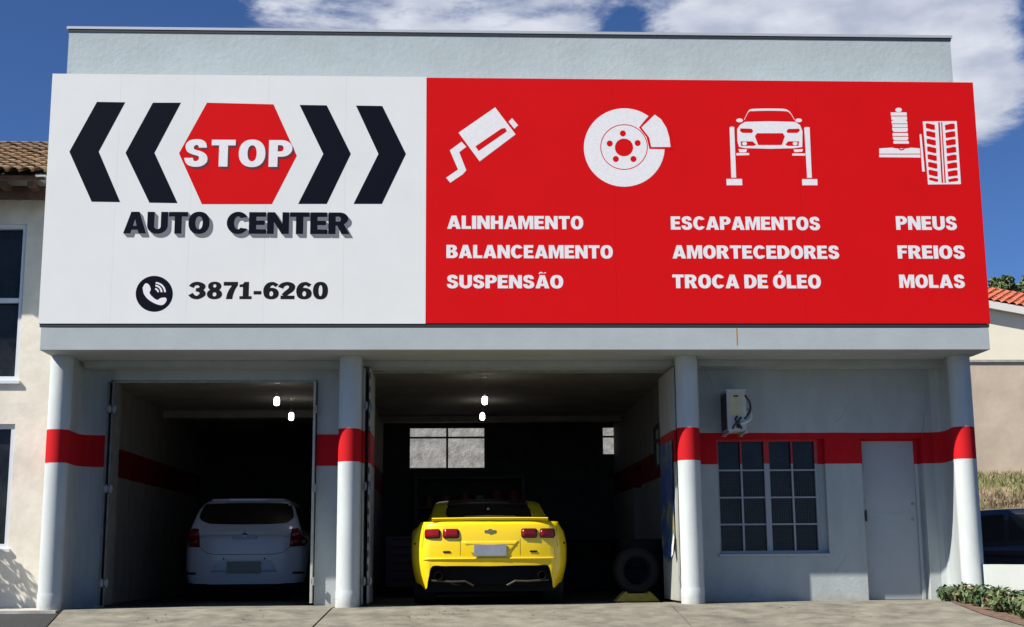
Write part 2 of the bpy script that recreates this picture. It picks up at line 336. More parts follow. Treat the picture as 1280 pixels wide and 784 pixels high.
G = {
 'A': (.84, A_G),
 'B': (.72, [[[(0, 0), (0, 1), (.38, 1)]+arc(.38, .745, .28, .255, 90, -62, 10)+arc(.39, .285, .33, .285, 62, -90, 10),
              [(.255, .605), (.255, .81), (.33, .81)]+arc(.33, .7075, .075, .1025, 90, -90, 6), [(.255, .185), (.255, .425), (.34, .425)]+arc(.34, .305, .085, .12, 90, -90, 6)]]),
 'C': (.76, [[arc(.40, .5, .40, .515, 32, 328, 30)+arc(.40, .5, .14, .30, 312, 48, 22)]]),
 'D': (.76, [[[(0, 0), (0, 1), (.34, 1)]+arc(.34, .5, .42, .5, 90, -90, 20), [(.26, .2), (.26, .8), (.32, .8)]+arc(.32, .5, .165, .3, 90, -90, 14)]]),
 'E': (.62, [[[(0, 0), (0, 1), (.60, 1), (.60, .79), (.26, .79), (.26, .61), (.56, .61), (.56, .41), (.26, .41), (.26, .21), (.62, .21), (.62, 0)]]]),
 'F': (.58, [[[(0, 0), (0, 1), (.58, 1), (.58, .79), (.26, .79), (.26, .60), (.53, .60), (.53, .40), (.26, .40), (.26, 0)]]]),
 'H': (.76, [[[(0, 0), (0, 1), (.26, 1), (.26, .62), (.50, .62), (.50, 1), (.76, 1), (.76, 0), (.50, 0), (.50, .39), (.26, .39), (.26, 0)]]]),
 'I': (.27, [[R4(0, .27, 0, 1)]]),
 'L': (.58, [[[(0, 0), (0, 1), (.26, 1), (.26, .21), (.58, .21), (.58, 0)]]]),
 'M': (.94, [[[(0, 0), (0, 1), (.33, 1), (.47, .45), (.61, 1), (.94, 1), (.94, 0), (.70, 0), (.70, .68), (.54, 0), (.40, 0), (.24, .68), (.24, 0)]]]),
 'N': (.78, [[[(0, 0), (0, 1), (.27, 1), (.54, .46), (.54, 1), (.78, 1), (.78, 0), (.52, 0), (.24, .56), (.24, 0)]]]),
 'O': (.78, [[O_OUT, O_IN]]),
 'P': (.68, [[[(0, 0), (0, 1), (.38, 1)]+arc(.38, .69, .31, .31, 90, -90, 16)+[(.26, .38), (.26, 0)], [(.26, .575), (.26, .81), (.35, .81)]+arc(.35, .6925, .085, .1175, 90, -90, 8)]]),
 'R': (.76, [[[(0, 0), (0, 1), (.40, 1)]+arc(.40, .71, .31, .29, 90, -60, 14)+[(.76, 0), (.47, 0), (.32, .39), (.26, .39), (.26, 0)], [(.26, .575), (.26, .81), (.36, .81)]+arc(.36, .6925, .085, .1175, 90, -90, 8)]]),
 'S': (.69, [[spline([(.655, .70), (.62, .875), (.51, .985), (.34, 1.015), (.16, .975), (.05, .86), (.03, .71), (.085, .55), (.22, .455), (.36, .405), (.425, .36), (.425, .27), (.385, .215), (.33, .195), (.275, .225), (.255, .315)], 3)
         +spline([(0, .315), (.045, .14), (.155, .025), (.34, -.015), (.53, .025), (.655, .15), (.68, .30), (.625, .455), (.50, .555), (.36, .605), (.285, .645), (.27, .715), (.30, .78), (.35, .80), (.40, .775), (.42, .70)], 3)]]),
 'T': (.70, [[[(.22, 0), (.22, .79), (0, .79), (0, 1), (.70, 1), (.70, .79), (.48, .79), (.48, 0)]]]),
 'U': (.76, [[[(0, 1), (.26, 1), (.26, .35)]+arc(.38, .33, .12, .13, 180, 360, 10)+[(.50, 1), (.76, 1), (.76, .36)]+arc(.38, .36, .38, .375, 0, -180, 18)]]),
 '0': (.66, [[ell(.33, .5, .33, .515, 32, 2.3), ell(.33, .5, .085, .32, 20, 2.2)]]),
 '1': (.56, [[[(.03, 0), (.03, .17), (.17, .17), (.17, .70), (.02, .70), (.02, .84), (.16, .87), (.24, 1), (.43, 1), (.43, .17), (.56, .17), (.56, 0)]]]),
 '2': (.66, [[stroke([(.02, .66, .25), (.12, .83, .23), (.33, .90, .21), (.52, .78, .26), (.48, .56, .27), (.29, .36, .25), (.16, .20, .22)])], [R4(.03, .64, 0, .205)]]),
 '3': (.66, [[stroke([(.03, .70, .24), (.14, .86, .21), (.33, .90, .20), (.52, .76, .26), (.45, .58, .23), (.24, .53, .17)])], [stroke([(.24, .535, .17), (.46, .47, .23), (.53, .28, .27), (.33, .095, .20), (.13, .14, .22), (.01, .29, .24)])]]),
 '6': (.68, [[ell(.35, .325, .33, .335, 28, 2.2), ell(.35, .315, .085, .15, 16)], [stroke([(.125, .33, .24), (.14, .60, .26), (.24, .83, .23), (.42, .905, .19), (.60, .78, .20)])]]),
 '7': (.62, [[[(0, 1), (.62, 1), (.62, .82), (.50, .55), (.42, .25), (.39, 0), (.11, 0), (.16, .32), (.25, .58), (.36, .78), (0, .78)]]]),
 '8': (.68, [[ell(.34, .745, .29, .265, 26, 2.2), ell(.34, .765, .07, .10, 14)], [ell(.34, .285, .33, .295, 28, 2.2), ell(.34, .275, .085, .12, 14)]]),
 '-': (.40, [[R4(.03, .37, .27, .47)]]),
}
G['Ã'] = (.84, A_G + [[stroke([(.22, 1.09, .07), (.32, 1.20, .10), (.42, 1.15, .10), (.52, 1.11, .10), (.63, 1.21, .07)])]])
G['Ó'] = (.78, [[O_OUT, O_IN], [[(.32, 1.06), (.42, 1.28), (.64, 1.28), (.46, 1.06)]]])
def fill_layer(bm, loops, fn, y):
    """fill one outline with holes, fn maps (u, v) to (x, z)"""
    cu = bpy.data.curves.new('outline', 'CURVE'); cu.dimensions = '2D'; cu.fill_mode = 'BOTH'
    for lp in loops:
        sp = cu.splines.new('POLY'); sp.points.add(len(lp)-1); sp.use_cyclic_u = True
        for p, (a, b) in zip(sp.points, lp):
            x, z = fn(a, b); p.co = (x, z, 0, 1)
    ob = bpy.data.objects.new('outline', cu); C.objects.link(ob)
    dg = bpy.context.evaluated_depsgraph_get(); me = bpy.data.meshes.new_from_object(ob.evaluated_get(dg))
    tmp = bmesh.new(); tmp.from_mesh(me); vm = {}
    for v in tmp.verts: vm[v.index] = bm.verts.new((v.co.x, y, v.co.y))
    for f in tmp.faces:
        vs = [vm[v.index] for v in f.verts]
        if f.normal.z > 0: vs = vs
        try: bm.faces.new(vs if f.normal.z > 0 else vs[::-1])
        except ValueError: pass
    tmp.free(); C.objects.unlink(ob) if False else bpy.data.objects.remove(ob); bpy.data.curves.remove(cu); bpy.data.meshes.remove(me)
def word(s, x0, x1, z0, z1, y, m, parent, gap=.055, space=.30, slant=0, name='word', lab=None):
    tot = 0
    for i, ch in enumerate(s): tot += space if ch == ' ' else G[ch][0]+(gap if i < len(s)-1 else 0)
    k = (x1-x0)/tot; h = z1-z0; bm = bmesh.new(); cur = 0
    for ch in s:
        if ch == ' ': cur += space; continue
        for li, loops in enumerate(G[ch][1]):
            fill_layer(bm, loops, lambda u, v, c=cur: (x0+(c+u)*k, z0+v*h+slant*((c+u)*k)), y-.00015*li)
        cur += G[ch][0]+gap
    o = link(name, bm, m, parent, smooth='keep')
    if lab: o['label'] = lab
    return o

# ================================================================== GROUND
YG = 16.35
def ground_z(y): return 0 if y > YG else max(-1.05, -(YG-y)*.105)
def sheet(name, pts, m, z_off=0, ysub=None, parent=None, kind=None):
    """polygon in plan draped on the fall of the ground"""
    bm = bmesh.new(); f = bm.faces.new([bm.verts.new((x, y, 0)) for x, y in pts])
    for yy in (ysub or [YG, 6.35]):
        bmesh.ops.bisect_plane(bm, geom=bm.verts[:]+bm.edges[:]+bm.faces[:], plane_co=(0, yy, 0), plane_no=(0, 1, 0))
    for v in bm.verts: v.co.z = ground_z(v.co.y)+z_off
    for fc in bm.faces:
        fc.normal_update()
        if fc.normal.z < 0: fc.normal_flip()
    o = link(name, bm, m, parent, smooth='keep')
    if kind: o['kind'] = kind
    return o
g = sheet('ground', [(-600, -400), (600, -400), (600, 900), (-600, 900)], M_asph, -.16, kind='structure')
# concrete driveway: slabs with open joints on a darker bed
drv = sheet('driveway', [(-4.55, 16.3), (-4.13, 13.55), (6.50, 13.55), (6.50, 16.44), (-4.55, 16.44)], M_dark, -.06, kind='structure')
def slab(pts, dz=0):
    bm = bmesh.new(); n0 = len(pts)
    f = bm.faces.new([bm.verts.new((x, y, 0)) for x, y in pts])
    bmesh.ops.bisect_plane(bm, geom=bm.verts[:]+bm.edges[:]+bm.faces[:], plane_co=(0, YG, 0), plane_no=(0, 1, 0))
    bmesh.ops.recalc_face_normals(bm, faces=bm.faces[:])
    for v in bm.verts: v.co.z = ground_z(v.co.y)+dz
    r = bmesh.ops.extrude_face_region(bm, geom=bm.faces[:])
    for v in [q for q in r['geom'] if isinstance(q, bmesh.types.BMVert)]: v.co.z -= .05
    return link('concrete_slab', bm, M_conc, drv)
def xl(y): return -4.55+(16.3-y)*.155
slab([(xl(13.6), 13.6), (-1.57, 13.6), (-1.42, YG-.04), (-1.36, 17.22), (-4.62, 17.22), (-4.55, 16.3)])
slab([(-1.55, 13.6), (2.55, 13.6), (2.66, 17.30), (-1.34, 17.30), (-1.40, YG-.04)], -.004)
slab([(2.57, 13.6), (6.44, 13.6), (6.44, 17.22), (2.68, 17.22)], .002)
# dark hairline cracks and oil flecks as thin sheets
rnd = random.Random(3)
for k, (x0, y0, sp_) in enumerate(((.05, 15.9, .5), (-.35, 15.5, .4), (1.1, 15.6, .3), (3.9, 15.9, .45), (4.6, 15.4, .3), (-3.3, 15.6, .4), (-2.2, 15.8, .3))):
    bm = bmesh.new()
    for j in range(9):
        cx, cy = x0+rnd.gauss(0, sp_*.35), y0+rnd.gauss(0, .16); r = rnd.uniform(.004, .014)
        vs = [bm.verts.new((cx+r*rnd.uniform(.5, 1.7)*math.cos(a*PI/3), cy+r*2.2*rnd.uniform(.6, 1.3)*math.sin(a*PI/3), ground_z(cy)+.006)) for a in range(6)]
        bm.faces.new(vs)
    o = link('oil_stain', bm, mat('oil_stain', (.07, .05, .035), .7), drv)
# neighbour's forecourt on the left
sheet('neighbour_forecourt', [(-9, 7), (-3.1-.02, 7.0), (-4.62, 16.44), (-9, 16.44)], M_asph, -.03, kind='structure')
bm = bmesh.new(); box(bm, -9, -4.63, 16.30, 16.9, -.2, .0); box(bm, -9, -4.93, 16.9, 17.32, -.2, .0)
o = link('pavement', bm, M_kerb); o['kind'] = 'structure'

# ================================================================== WORKSHOP BUILDING
bld = thing('auto_shop_building', 'grey rendered workshop with red painted band, four round columns and two open bays', 'building', (0, 17.2, 0))
bld.matrix_world = Matrix.Translation((0, 17.2, 0))
def B(o):
    o.location = (-bld.location.x, -bld.location.y, 0); return o
xs = [-4.60, -4.34, -1.71, -1.10, 2.92, 3.43, 4.841, 5.318, 6.128, 6.45]
zs = [-.25, .0, .593, 1.5, 2.062, 2.841, 2.961, 3.045]
holes = [(-4.34, -1.71, -.3, 2.841), (-1.10, 2.92, -.3, 2.961), (3.43, 4.841, .593, 2.062), (5.318, 6.128, -.0, 2.062)]
bm = bmesh.new(); wall_grid(bm, xs, zs, holes, 17.2, 17.36); B(link('front_wall', bm, M_wall, bld))
# columns with the return walls behind them
CX = (-4.775, -1.245, 2.945, 6.425)
for cx in CX:
    bm = bmesh.new(); n = 40; r0 = .137
    lathe(bm, [(r0+.006, -.2), (r0+.006, .10), (r0+.006, .17), (r0+.002, .185), (r0, .21), (r0, 1.2), (r0-.002, 3.04)], n, c=(cx, 16.535, 0))
    B(link('column', bm, M_col, bld, smooth=True))
for pts in ([(-4.90, 16.56), (-4.655, 16.56), (-4.65, 16.7), (-4.663, 16.9), (-4.667, 17.02), (-4.65, 17.11), (-4.61, 17.17), (-4.54, 17.1965), (-4.601, 17.199), (-4.601, 17.36), (-4.90, 17.36)],
            [(-1.345, 16.58), (-1.115, 16.58), (-1.105, 16.60), (-1.105, 17.197), (-1.345, 17.197)],
            [(2.85, 16.58), (3.09, 16.58), (3.105, 16.60), (3.105, 17.197), (2.925, 17.197), (2.85, 17.0)],
            [(6.30, 16.58), (6.56, 16.56), (6.60, 16.60), (6.60, 17.36), (6.45, 17.36), (6.451, 17.199), (6.27, 17.1965), (6.33, 17.17), (6.36, 17.11), (6.368, 17.02), (6.36, 16.9), (6.335, 16.75), (6.315, 16.65)]):
    bm = bmesh.new(); prism(bm, pts, -.2, 3.04); B(link('return_wall', bm, M_wall, bld))
# upper body: parapet block, fascia beam, downstand beam
B(bx('parapet', M_grey, bld, -4.92, 6.622, 16.56, 17.36, 3.046, 7.275))
B(bx('coping_shadow_strip', M_dark, bld, -4.93, 6.63, 16.553, 17.38, 7.278, 7.315))  # dark band standing for the shadow under the coping
B(bx('coping', M_flash, bld, -4.95, 6.65, 16.547, 17.40, 7.318, 7.352))
bm = bmesh.new(); box(bm, -4.895, 6.625, 16.0, 16.557, 3.042, 3.315, bev=.006); B(link('fascia_beam', bm, M_beam, bld))
rx_ = at(921, 420, 16)[0]
B(bx('rust_streak', mat('rust_streak', (.42, .22, .07), .8), bld, rx_-.006, rx_+.006, 15.9975, 15.999, 3.10, 3.31))
B(bx('downstand_beam', M_wall, bld, -4.60, 6.43, 16.86, 17.197, 2.968, 3.043))
# shell of the two bays
YB = 25.6
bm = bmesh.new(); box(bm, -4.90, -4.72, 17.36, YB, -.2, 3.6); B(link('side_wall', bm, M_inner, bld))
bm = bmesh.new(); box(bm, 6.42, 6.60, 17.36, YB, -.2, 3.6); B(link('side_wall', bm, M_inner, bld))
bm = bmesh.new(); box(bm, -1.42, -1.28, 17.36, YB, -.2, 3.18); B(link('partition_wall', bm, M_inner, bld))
# office wall with an inner window, built in (y, z) then turned
def wall_x(bm, ys, zs, holes, x0, x1):
    t = bmesh.new(); wall_grid(t, ys, zs, holes, x0, x1)
    for v in t.verts: v.co = Vector((v.co.y, v.co.x, v.co.z))
    me = bpy.data.meshes.new('t'); t.to_mesh(me); t.free(); bm.from_mesh(me); bpy.data.meshes.remove(me)
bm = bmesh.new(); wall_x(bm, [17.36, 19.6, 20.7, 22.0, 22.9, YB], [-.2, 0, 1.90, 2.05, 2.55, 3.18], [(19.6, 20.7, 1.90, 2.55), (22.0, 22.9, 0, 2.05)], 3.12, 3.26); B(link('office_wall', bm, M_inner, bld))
pane = bmesh.new(); box(pane, 3.18, 3.19, 19.6, 20.7, 1.90, 2.55); B(link('inner_window_pane', pane, mat('daylight_in_pane', (.75, .76, .72), .4), bld))  # pale colour stands for daylight coming through the pane
bm = bmesh.new()
for a in ((19.6, 19.65, 1.90, 2.55), (20.65, 20.7, 1.90, 2.55), (19.65, 20.65, 2.50, 2.55), (19.65, 20.65, 1.90, 1.95), (20.12, 20.17, 1.95, 2.50), (19.65, 20.12, 2.30, 2.34), (20.17, 20.65, 2.30, 2.34)):
    box(bm, 3.14, 3.17, *a)
B(link('inner_window_frame', bm, M_blackmetal, bld))
# rear wall with the two high windows that look onto a sunlit wall
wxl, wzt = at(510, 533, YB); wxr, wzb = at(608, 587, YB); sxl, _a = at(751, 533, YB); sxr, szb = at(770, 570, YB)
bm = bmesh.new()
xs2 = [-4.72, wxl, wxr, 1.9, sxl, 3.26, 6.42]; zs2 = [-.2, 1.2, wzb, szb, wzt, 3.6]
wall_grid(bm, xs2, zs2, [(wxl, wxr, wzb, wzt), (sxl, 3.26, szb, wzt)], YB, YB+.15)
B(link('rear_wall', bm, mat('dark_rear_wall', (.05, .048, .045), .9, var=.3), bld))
for (a, b, c, d, vx) in ((wxl, wxr, wzb, wzt, [(wxl+wxr)/2]), (sxl, 3.255, szb, wzt, [])):
    bm = bmesh.new(); zc = d-(d-c)*.26 if vx else d-(d-c)*.36
    for q in [a+.02]+vx+[b-.02]: box(bm, q-.02, q+.02, YB+.02, YB+.05, c, d)
    q = [a+.04]+[v for v in vx]+[b-.04]
    for i in range(len(q)-1):
        xa = q[i] if i == 0 else q[i]+.02; xb = q[i+1] if i == len(q)-2 else q[i+1]-.02
        for zc_ in (c+.02, zc, d-.02): box(bm, xa, xb, YB+.02, YB+.05, zc_-.018, zc_+.018)
    fr = B(link('rear_window_frame', bm, M_blackmetal, bld))
# ceilings, inner beam, roof slab, floor
bm = bmesh.new(); box(bm, -4.72, -1.42, 17.36, YB, 3.00, 3.20); B(link('ceiling', bm, M_ceil, bld))
bm = bmesh.new(); box(bm, -1.28, 6.42, 17.36, YB, 3.12, 3.24); B(link('ceiling', bm, M_ceil, bld))
B(bx('roof_slab', M_conc2, bld, -4.72, 6.42, 17.365, YB, 3.25, 3.42))
B(bx('inner_beam', M_ceil, bld, -1.28, 3.12, 24.3, 24.6, 3.02, 3.118))
B(bx('inner_beam', M_ceil, bld, -4.72, -1.42, 22.2, 22.5, 2.88, 2.998))
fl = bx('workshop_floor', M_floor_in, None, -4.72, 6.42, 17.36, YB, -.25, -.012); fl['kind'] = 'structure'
th = bx('threshold', M_conc, None, -4.33, 2.91, 17.305, 17.359, -.25, -.006); th['kind'] = 'structure'

# lintel steel edge strips and door tracks at the two openings
for (a, b, z) in ((-4.34, -1.71, 2.841), (-1.10, 2.92, 2.961)):
    B(bx('door_track', M_steel, bld, a+.01, b-.01, 17.24, 17.30, z-.03, z-.003))

# folding door leaves
M_leafband = paint_wall('door_leaf_paint_red_band', (.42, .42, .38), dirt=.4, rough=.5, bump=.05)
M_leafdark = mat('dark_door_leaf_paint', (.13, .13, .12), .6, var=.4, vscale=6)  # darker copy of the leaf paint for the left bay
def leaf(x0, x1, y0, y1, z1, m=None):
    bm = bmesh.new(); box(bm, x0, x1, y0, y1, .03, z1, bev=.004)
    lf = B(link('door_leaf', bm, m or M_leafband, bld))
    for zz in (.30, 1.45, 2.45):
        bm = bmesh.new(); tube(bm, [((x0+x1)/2+.03, y0-.012, zz-.05), ((x0+x1)/2+.03, y0-.012, zz+.05)], .013, 8)
        box(bm, (x0+x1)/2, (x0+x1)/2+.05, y0-.010, y0-.002, zz-.03, zz+.03)
        link('hinge', bm, M_steel, lf)
    return lf
leaf(-4.335, -4.31, 17.02, 17.42, 2.80, M_leafdark); leaf(-4.28, -4.255, 17.04, 17.44, 2.80, M_leafdark)
leaf(-1.755, -1.725, 17.12, 17.95, 2.80, M_doorleaf)
leaf(-1.10, -1.075, 16.74, 17.75, 2.93); leaf(-1.03, -1.005, 16.80, 17.75, 2.93)
lf_r = leaf(2.875, 2.905, 16.80, 17.75, 2.93); lf_r2 = leaf(2.80, 2.83, 16.72, 17.85, 2.93)
for o in (lf_r, lf_r2): o['label'] = 'pale folding door leaf standing open at the right of the wide bay'
# slotted channel beside column 2: dark holes down the leaf edge
bm = bmesh.new()
for k in range(16): box(bm, -1.026, -1.010, 16.794, 16.800, .25+k*.17, .33+k*.17)
o = link('slots', bm, M_blackmetal, bld); o.location = (0, -17.2, 0); o['kind'] = 'stuff'

# barred office window: reveal, glass, frame, bars and wire mesh
X0, X1, Z0, Z1 = 3.43, 4.841, .593, 2.062; YW = 17.285
wf = bmesh.new()
for a in ((X0, X0+.035, Z0, Z1), (X1-.115, X1-.075, Z0, Z1), (X0+.035, X1-.115, Z0, Z0+.04), (X0+.035, X1-.115, Z1-.03, Z1)):
    box(wf, a[0], a[1], YW, YW+.045, a[2], a[3])
win = B(link('barred_window', wf, M_grille, bld))
xi0, xi1 = X0+.035, X1-.115; zi0, zi1 = Z0+.04, Z1-.03; xm = (xi0+xi1)/2
def W_(name, m, *a):
    return link_box(name, m, win, *a)
def link_box(name, m, par, *a):
    bm = bmesh.new(); box(bm, *a); return link(name, bm, m, par)
W_('mullion', M_barred, xm-.035, xm+.035, YW-.006, YW+.04, zi0, zi1)
hz_ = [zi0+(zi1-zi0)*f for f in (.24, .485, .735)]
for (a, b) in ((xi0, xm-.035), (xm+.035, xi1)):
    c = (a+b)/2
    W_('bar', M_barred, c-.012, c+.012, YW+.002, YW+.03, zi0, zi1)
    for h in hz_:
        W_('bar', M_grille, a, c-.012, YW+.004, YW+.03, h-.010, h+.010)
        W_('bar', M_grille, c+.012, b, YW+.004, YW+.03, h-.010, h+.010)
    W_('pane', M_glass_dark, a, b, YW+.05, YW+.054, zi0, zi1)
bm = bmesh.new(); x = xi0+.015
while x < xi1: box(bm, x-.0016, x+.0016, YW+.034, YW+.038, zi0, zi0+(zi1-zi0)*.735); x += .030
z = zi0+.015
while z < zi0+(zi1-zi0)*.73: box(bm, xi0, xi1, YW+.038, YW+.042, z-.0016, z+.0016); z += .030
o = link('wire_mesh', bm, mat('wire_mesh', (.06, .065, .07), .7), win); o['kind'] = 'stuff'
B(bx('window_sill', M_beam, bld, X0-.02, X1+.02, 17.17, 17.28, Z0-.028, Z0-.002))
B(bx('window_infill', M_wall, bld, X1-.075, X1, YW+.01, YW+.05, Z0, Z1))
rn = random.Random(31); M_crack = mat('hairline_crack', (.13, .13, .12), .9)
for (x0, z0, x1, z1) in ((4.90, .35, 5.12, .62), (3.36, 2.9, 3.52, 2.35), (6.14, 2.10, 6.24, 2.75), (5.0, 2.25, 5.28, 2.62)):
    bm = bmesh.new(); n = 9; P = [(x0+(x1-x0)*i/n+rn.gauss(0, .012), z0+(z1-z0)*i/n+rn.gauss(0, .008)) for i in range(n+1)]
    plate(bm, stroke([(a, b, .0035*(1.1-i/n)) for i, (a, b) in enumerate(P)], False), 17.1985, 17.1998)
    B(link('crack', bm, M_crack, bld))
for sx, sz in ((6.0, 1.22), (5.99, 1.02)):
    bm = bmesh.new(); lathe(bm, [(.02, 17.3245), (.02, 17.318), (.008, 17.316)], 12, 'Y', (sx, 0, sz)); B(link('lock', bm, M_steel, bld))
# steel door
dr = bmesh.new(); box(dr, 5.36, 6.05, 17.325, 17.35, .01, 2.035); dr_ = B(link('steel_door', dr, M_door, bld))
bm = bmesh.new(); box(bm, 5.32, 5.36, 17.30, 17.355, .0, 2.06); box(bm, 6.05, 6.09, 17.30, 17.355, .0, 2.06); box(bm, 5.36, 6.05, 17.30, 17.355, 2.035, 2.06); box(bm, 6.092, 6.127, 17.32, 17.358, 0, 2.06)
link('door_frame', bm, M_wall, dr_)
for zz in (.45, 1.25, 1.7):
    bm = bmesh.new(); tube(bm, [(5.362, 17.312, zz-.05), (5.362, 17.312, zz+.05)], .010, 8); link('hinge', bm, M_steel, dr_)
bm = bmesh.new(); box(bm, 5.35, 5.385, 17.30, 17.324, 1.0, 1.14); link('latch', bm, M_blackmetal, dr_)
bm = bmesh.new(); box(bm, 5.40, 6.02, 17.321, 17.3245, 1.08, 1.088); link('fold_line', bm, M_beam, dr_)
B(bx('door_step', M_conc, bld, 5.30, 6.14, 17.15, 17.36, -.2, .004))
# low white yard wall running towards the street
bm = bmesh.new(); prism(bm, [(6.50, 16.38), (6.62, 16.38), (6.95, 13.0), (7.10, 9.0), (6.95, 9.0), (6.80, 13.0)], -1.2, .445)
o = link('low_wall', bm, mat('white_wall_paint', (.47, .50, .475), .8, var=.06, vscale=3, bump=.2)); tag(o, 'low white painted wall running from the right column to the street', 'wall')
# ================================================================== SIGN
YS = 15.99
sgn = thing('shop_sign', 'wide white and red shop sign with chevrons, tool symbols and service names', 'sign', (0.85, 16.2, 3.35))
def Sg(o): o.location = (-.85, -16.2, -3.35); return o
xa, xr_, zb, zt = -4.925, 6.65, 3.362, 6.50
xsplit = at(532.5, 250, YS)[0]
Sg(bx('sign_box', M_beam, sgn, xa+.02, xr_-.02, YS+.05, 16.555, 3.36, 6.48))
pj = [xa]+[at(q, 300, YS)[0] for q in (142, 236, 331, 430)]+[xsplit]
for i in range(5):
    Sg(bx('white_panel', M_white, sgn, pj[i]+.0004, pj[i+1]-.0004, YS, YS+.045, zb, zt))
rj = [xsplit, xsplit+(xr_-xsplit)*.335, xsplit+(xr_-xsplit)*.67, xr_]
for i in range(3):
    Sg(bx('red_panel', M_red, sgn, rj[i]+.0006, rj[i+1]-.0006, YS, YS+.045, zb+.004, zt-.01))
Sg(bx('bottom_channel', M_dark, sgn, xa+.015, xr_-.015, YS+.006, YS+.05, 3.322, 3.358))
def sp(px, py): return at(px, py, YS)
def emblem(name, layers, org, sc, lab=None, m0=M_ltr, par=sgn):
    """layers: list of (material, [outline loops]) traced in sign coordinates; first is the part, the rest its sub-parts"""
    root = None
    for i, (m, groups) in enumerate(layers):
        bm = bmesh.new()
        for loops in groups:
            fill_layer(bm, loops, lambda u, v: sp(org[0]+u/sc, org[1]+v/sc), YS-.0008-.0006*i)
        o = link(name if root is None else 'symbol_detail', bm, m, par if root is None else root, smooth='keep')
        if root is None: root = Sg(o)
        if lab and i == 0: o['label'] = lab
    return root
o1 = (40, 80); k1 = 3.919; o2 = (300, 80)
for org, pts in ((o1, [(318, 186), (457, 188), (327, 430), (432, 677), (292, 675), (183, 430)]), (o1, [(592, 190), (730, 190), (600, 436), (713, 682), (575, 680), (458, 436)]),
                 (o2, [(292, 201), (425, 203), (543, 441), (425, 686), (285, 686), (408, 441)]), (o2, [(568, 204), (697, 206), (813, 441), (695, 686), (556, 686), (678, 441)])):
    emblem('chevron', [(M_navy, [[pts]])], org, k1)
emblem('red_hexagon', [(M_red, [[[(857, 190), (1183, 198), (1297, 450), (1175, 687), (832, 687), (720, 438)]]])], o1, k1)
def W2(s, px0, px1, py0, py1, m, dy, **kw):
    a = sp(px0, (py0+py1)/2); b = sp(px1, (py0+py1)/2); c = sp((px0+px1)/2, py0); d = sp((px0+px1)/2, py1)
    return Sg(word(s, a[0], b[0], d[1], c[1], YS-dy, m, sgn, **kw))
W2('STOP', 232.5, 367, 177.5, 211, mat('letter_shadow_print', (.10, .012, .02), .5), .0020, gap=.10, name='lettering_shadow')
W2('STOP', 230.5, 365, 175, 208.5, M_ltr, .0028, gap=.10, name='lettering', lab='white letters STOP')
for k in range(1, 6):
    W2('AUTO', 154.5+k*.9, 262+k*.9, 265+k*1.0, 292+k*1.0, M_shadowgrey, .0022-k*.0002, gap=.03, name='lettering_shadow')
    W2('CENTER', 283.5+k*.9, 437+k*.9, 265.5+k*1.0, 292.5+k*1.0, M_shadowgrey, .0022-k*.0002, gap=.03, name='lettering_shadow')
W2('AUTO', 154.5, 262, 265, 292, M_navy, .0026, gap=.03, name='lettering', lab='dark letters AUTO')
W2('CENTER', 283.5, 437, 265.5, 292.5, M_navy, .0026, gap=.03, name='lettering', lab='dark letters CENTER')
W2('3871-6260', 238, 410, 352.5, 374, M_black, .0012, gap=.05, name='lettering', lab='black phone number 3871-6260')
for s, a, b, c, d in (('ALINHAMENTO', 559, 729, 270, 286.5), ('BALANCEAMENTO', 558, 766, 306.5, 323), ('SUSPENSÃO', 558.5, 704, 344, 360.5),
                      ('ESCAPAMENTOS', 838.5, 1025, 271, 287.5), ('AMORTECEDORES', 840.5, 1049, 307, 323.5), ('TROCA DE ÓLEO', 840.5, 1026, 343.5, 360.5),
                      ('PNEUS', 1120, 1196, 270.5, 287.5), ('FREIOS', 1122, 1206, 307, 323.5), ('MOLAS', 1124, 1206, 343.5, 360)):
    W2(s, a, b, c, d, M_ltr, .0012, gap=.06, space=.26, name='lettering', lab='white letters '+s)
# telephone symbol
emblem('phone_symbol', [(M_navy, [[ell(207, 460, 91, 88, 48)]]),
    (M_ltr, [[spline([(150, 430), (163, 410), (180, 414), (190, 438), (184, 456), (202, 478), (222, 490), (238, 481), (262, 479), (267, 494), (250, 514), (222, 512), (183, 492), (157, 462), (150, 430)], 4)[:-1]],
             [arc(210, 452, 20, 20, -85, 0, 8)+arc(210, 452, 12, 12, 0, -85, 8)], [arc(210, 452, 37, 37, -85, 0, 10)+arc(210, 452, 28, 28, 0, -85, 10)], [arc(210, 452, 54, 50, -85, 0, 12)+arc(210, 452, 45, 42, 0, -85, 12)]])], (140, 250), 3.919, 'telephone handset symbol in a dark disc')
# silencer symbol
o3 = (530, 100); k3 = 3.408
emblem('silencer_symbol', [(M_ltr, [[[(303, 117), (390, 232), (237, 347), (147, 225)]], [[(375, 163), (401, 193), (385, 208), (360, 178)]],
    [[(160, 263), (180, 285), (150, 308), (180, 385), (165, 402), (112, 438), (94, 417), (145, 382), (110, 300)]]]), (M_red, [[[(219, 283), (330, 207), (346, 205), (353, 219), (232, 303)]]])], o3, k3)
emblem('brake_disc_symbol', [(M_ltr, [[ell(853, 288, 172, 167, 64), ell(852, 288, 39, 38, 28)]]),
    (M_red, [[ell(852, 286, 101, 97, 56), ell(852, 286, 97.5, 93.5, 56)]]+[[ell(a, b, 13, 13, 16)] for a, b in ((847, 228), (910, 269), (892, 337), (817, 337), (791, 271))]+
            [[[(948, 163), (978, 135), (1045, 195), (1064, 296), (960, 294), (948, 245), (916, 203)]]]),
    (M_ltr, [[[(983, 148), (1010, 168), (1033, 205), (1045, 245), (1050, 286), (968, 286), (959, 245), (926, 203)]]])], o3, k3)
o4 = (900, 120); k4 = 6.536
mir = lambda P, c=407: [(2*c-x, y) for x, y in P]
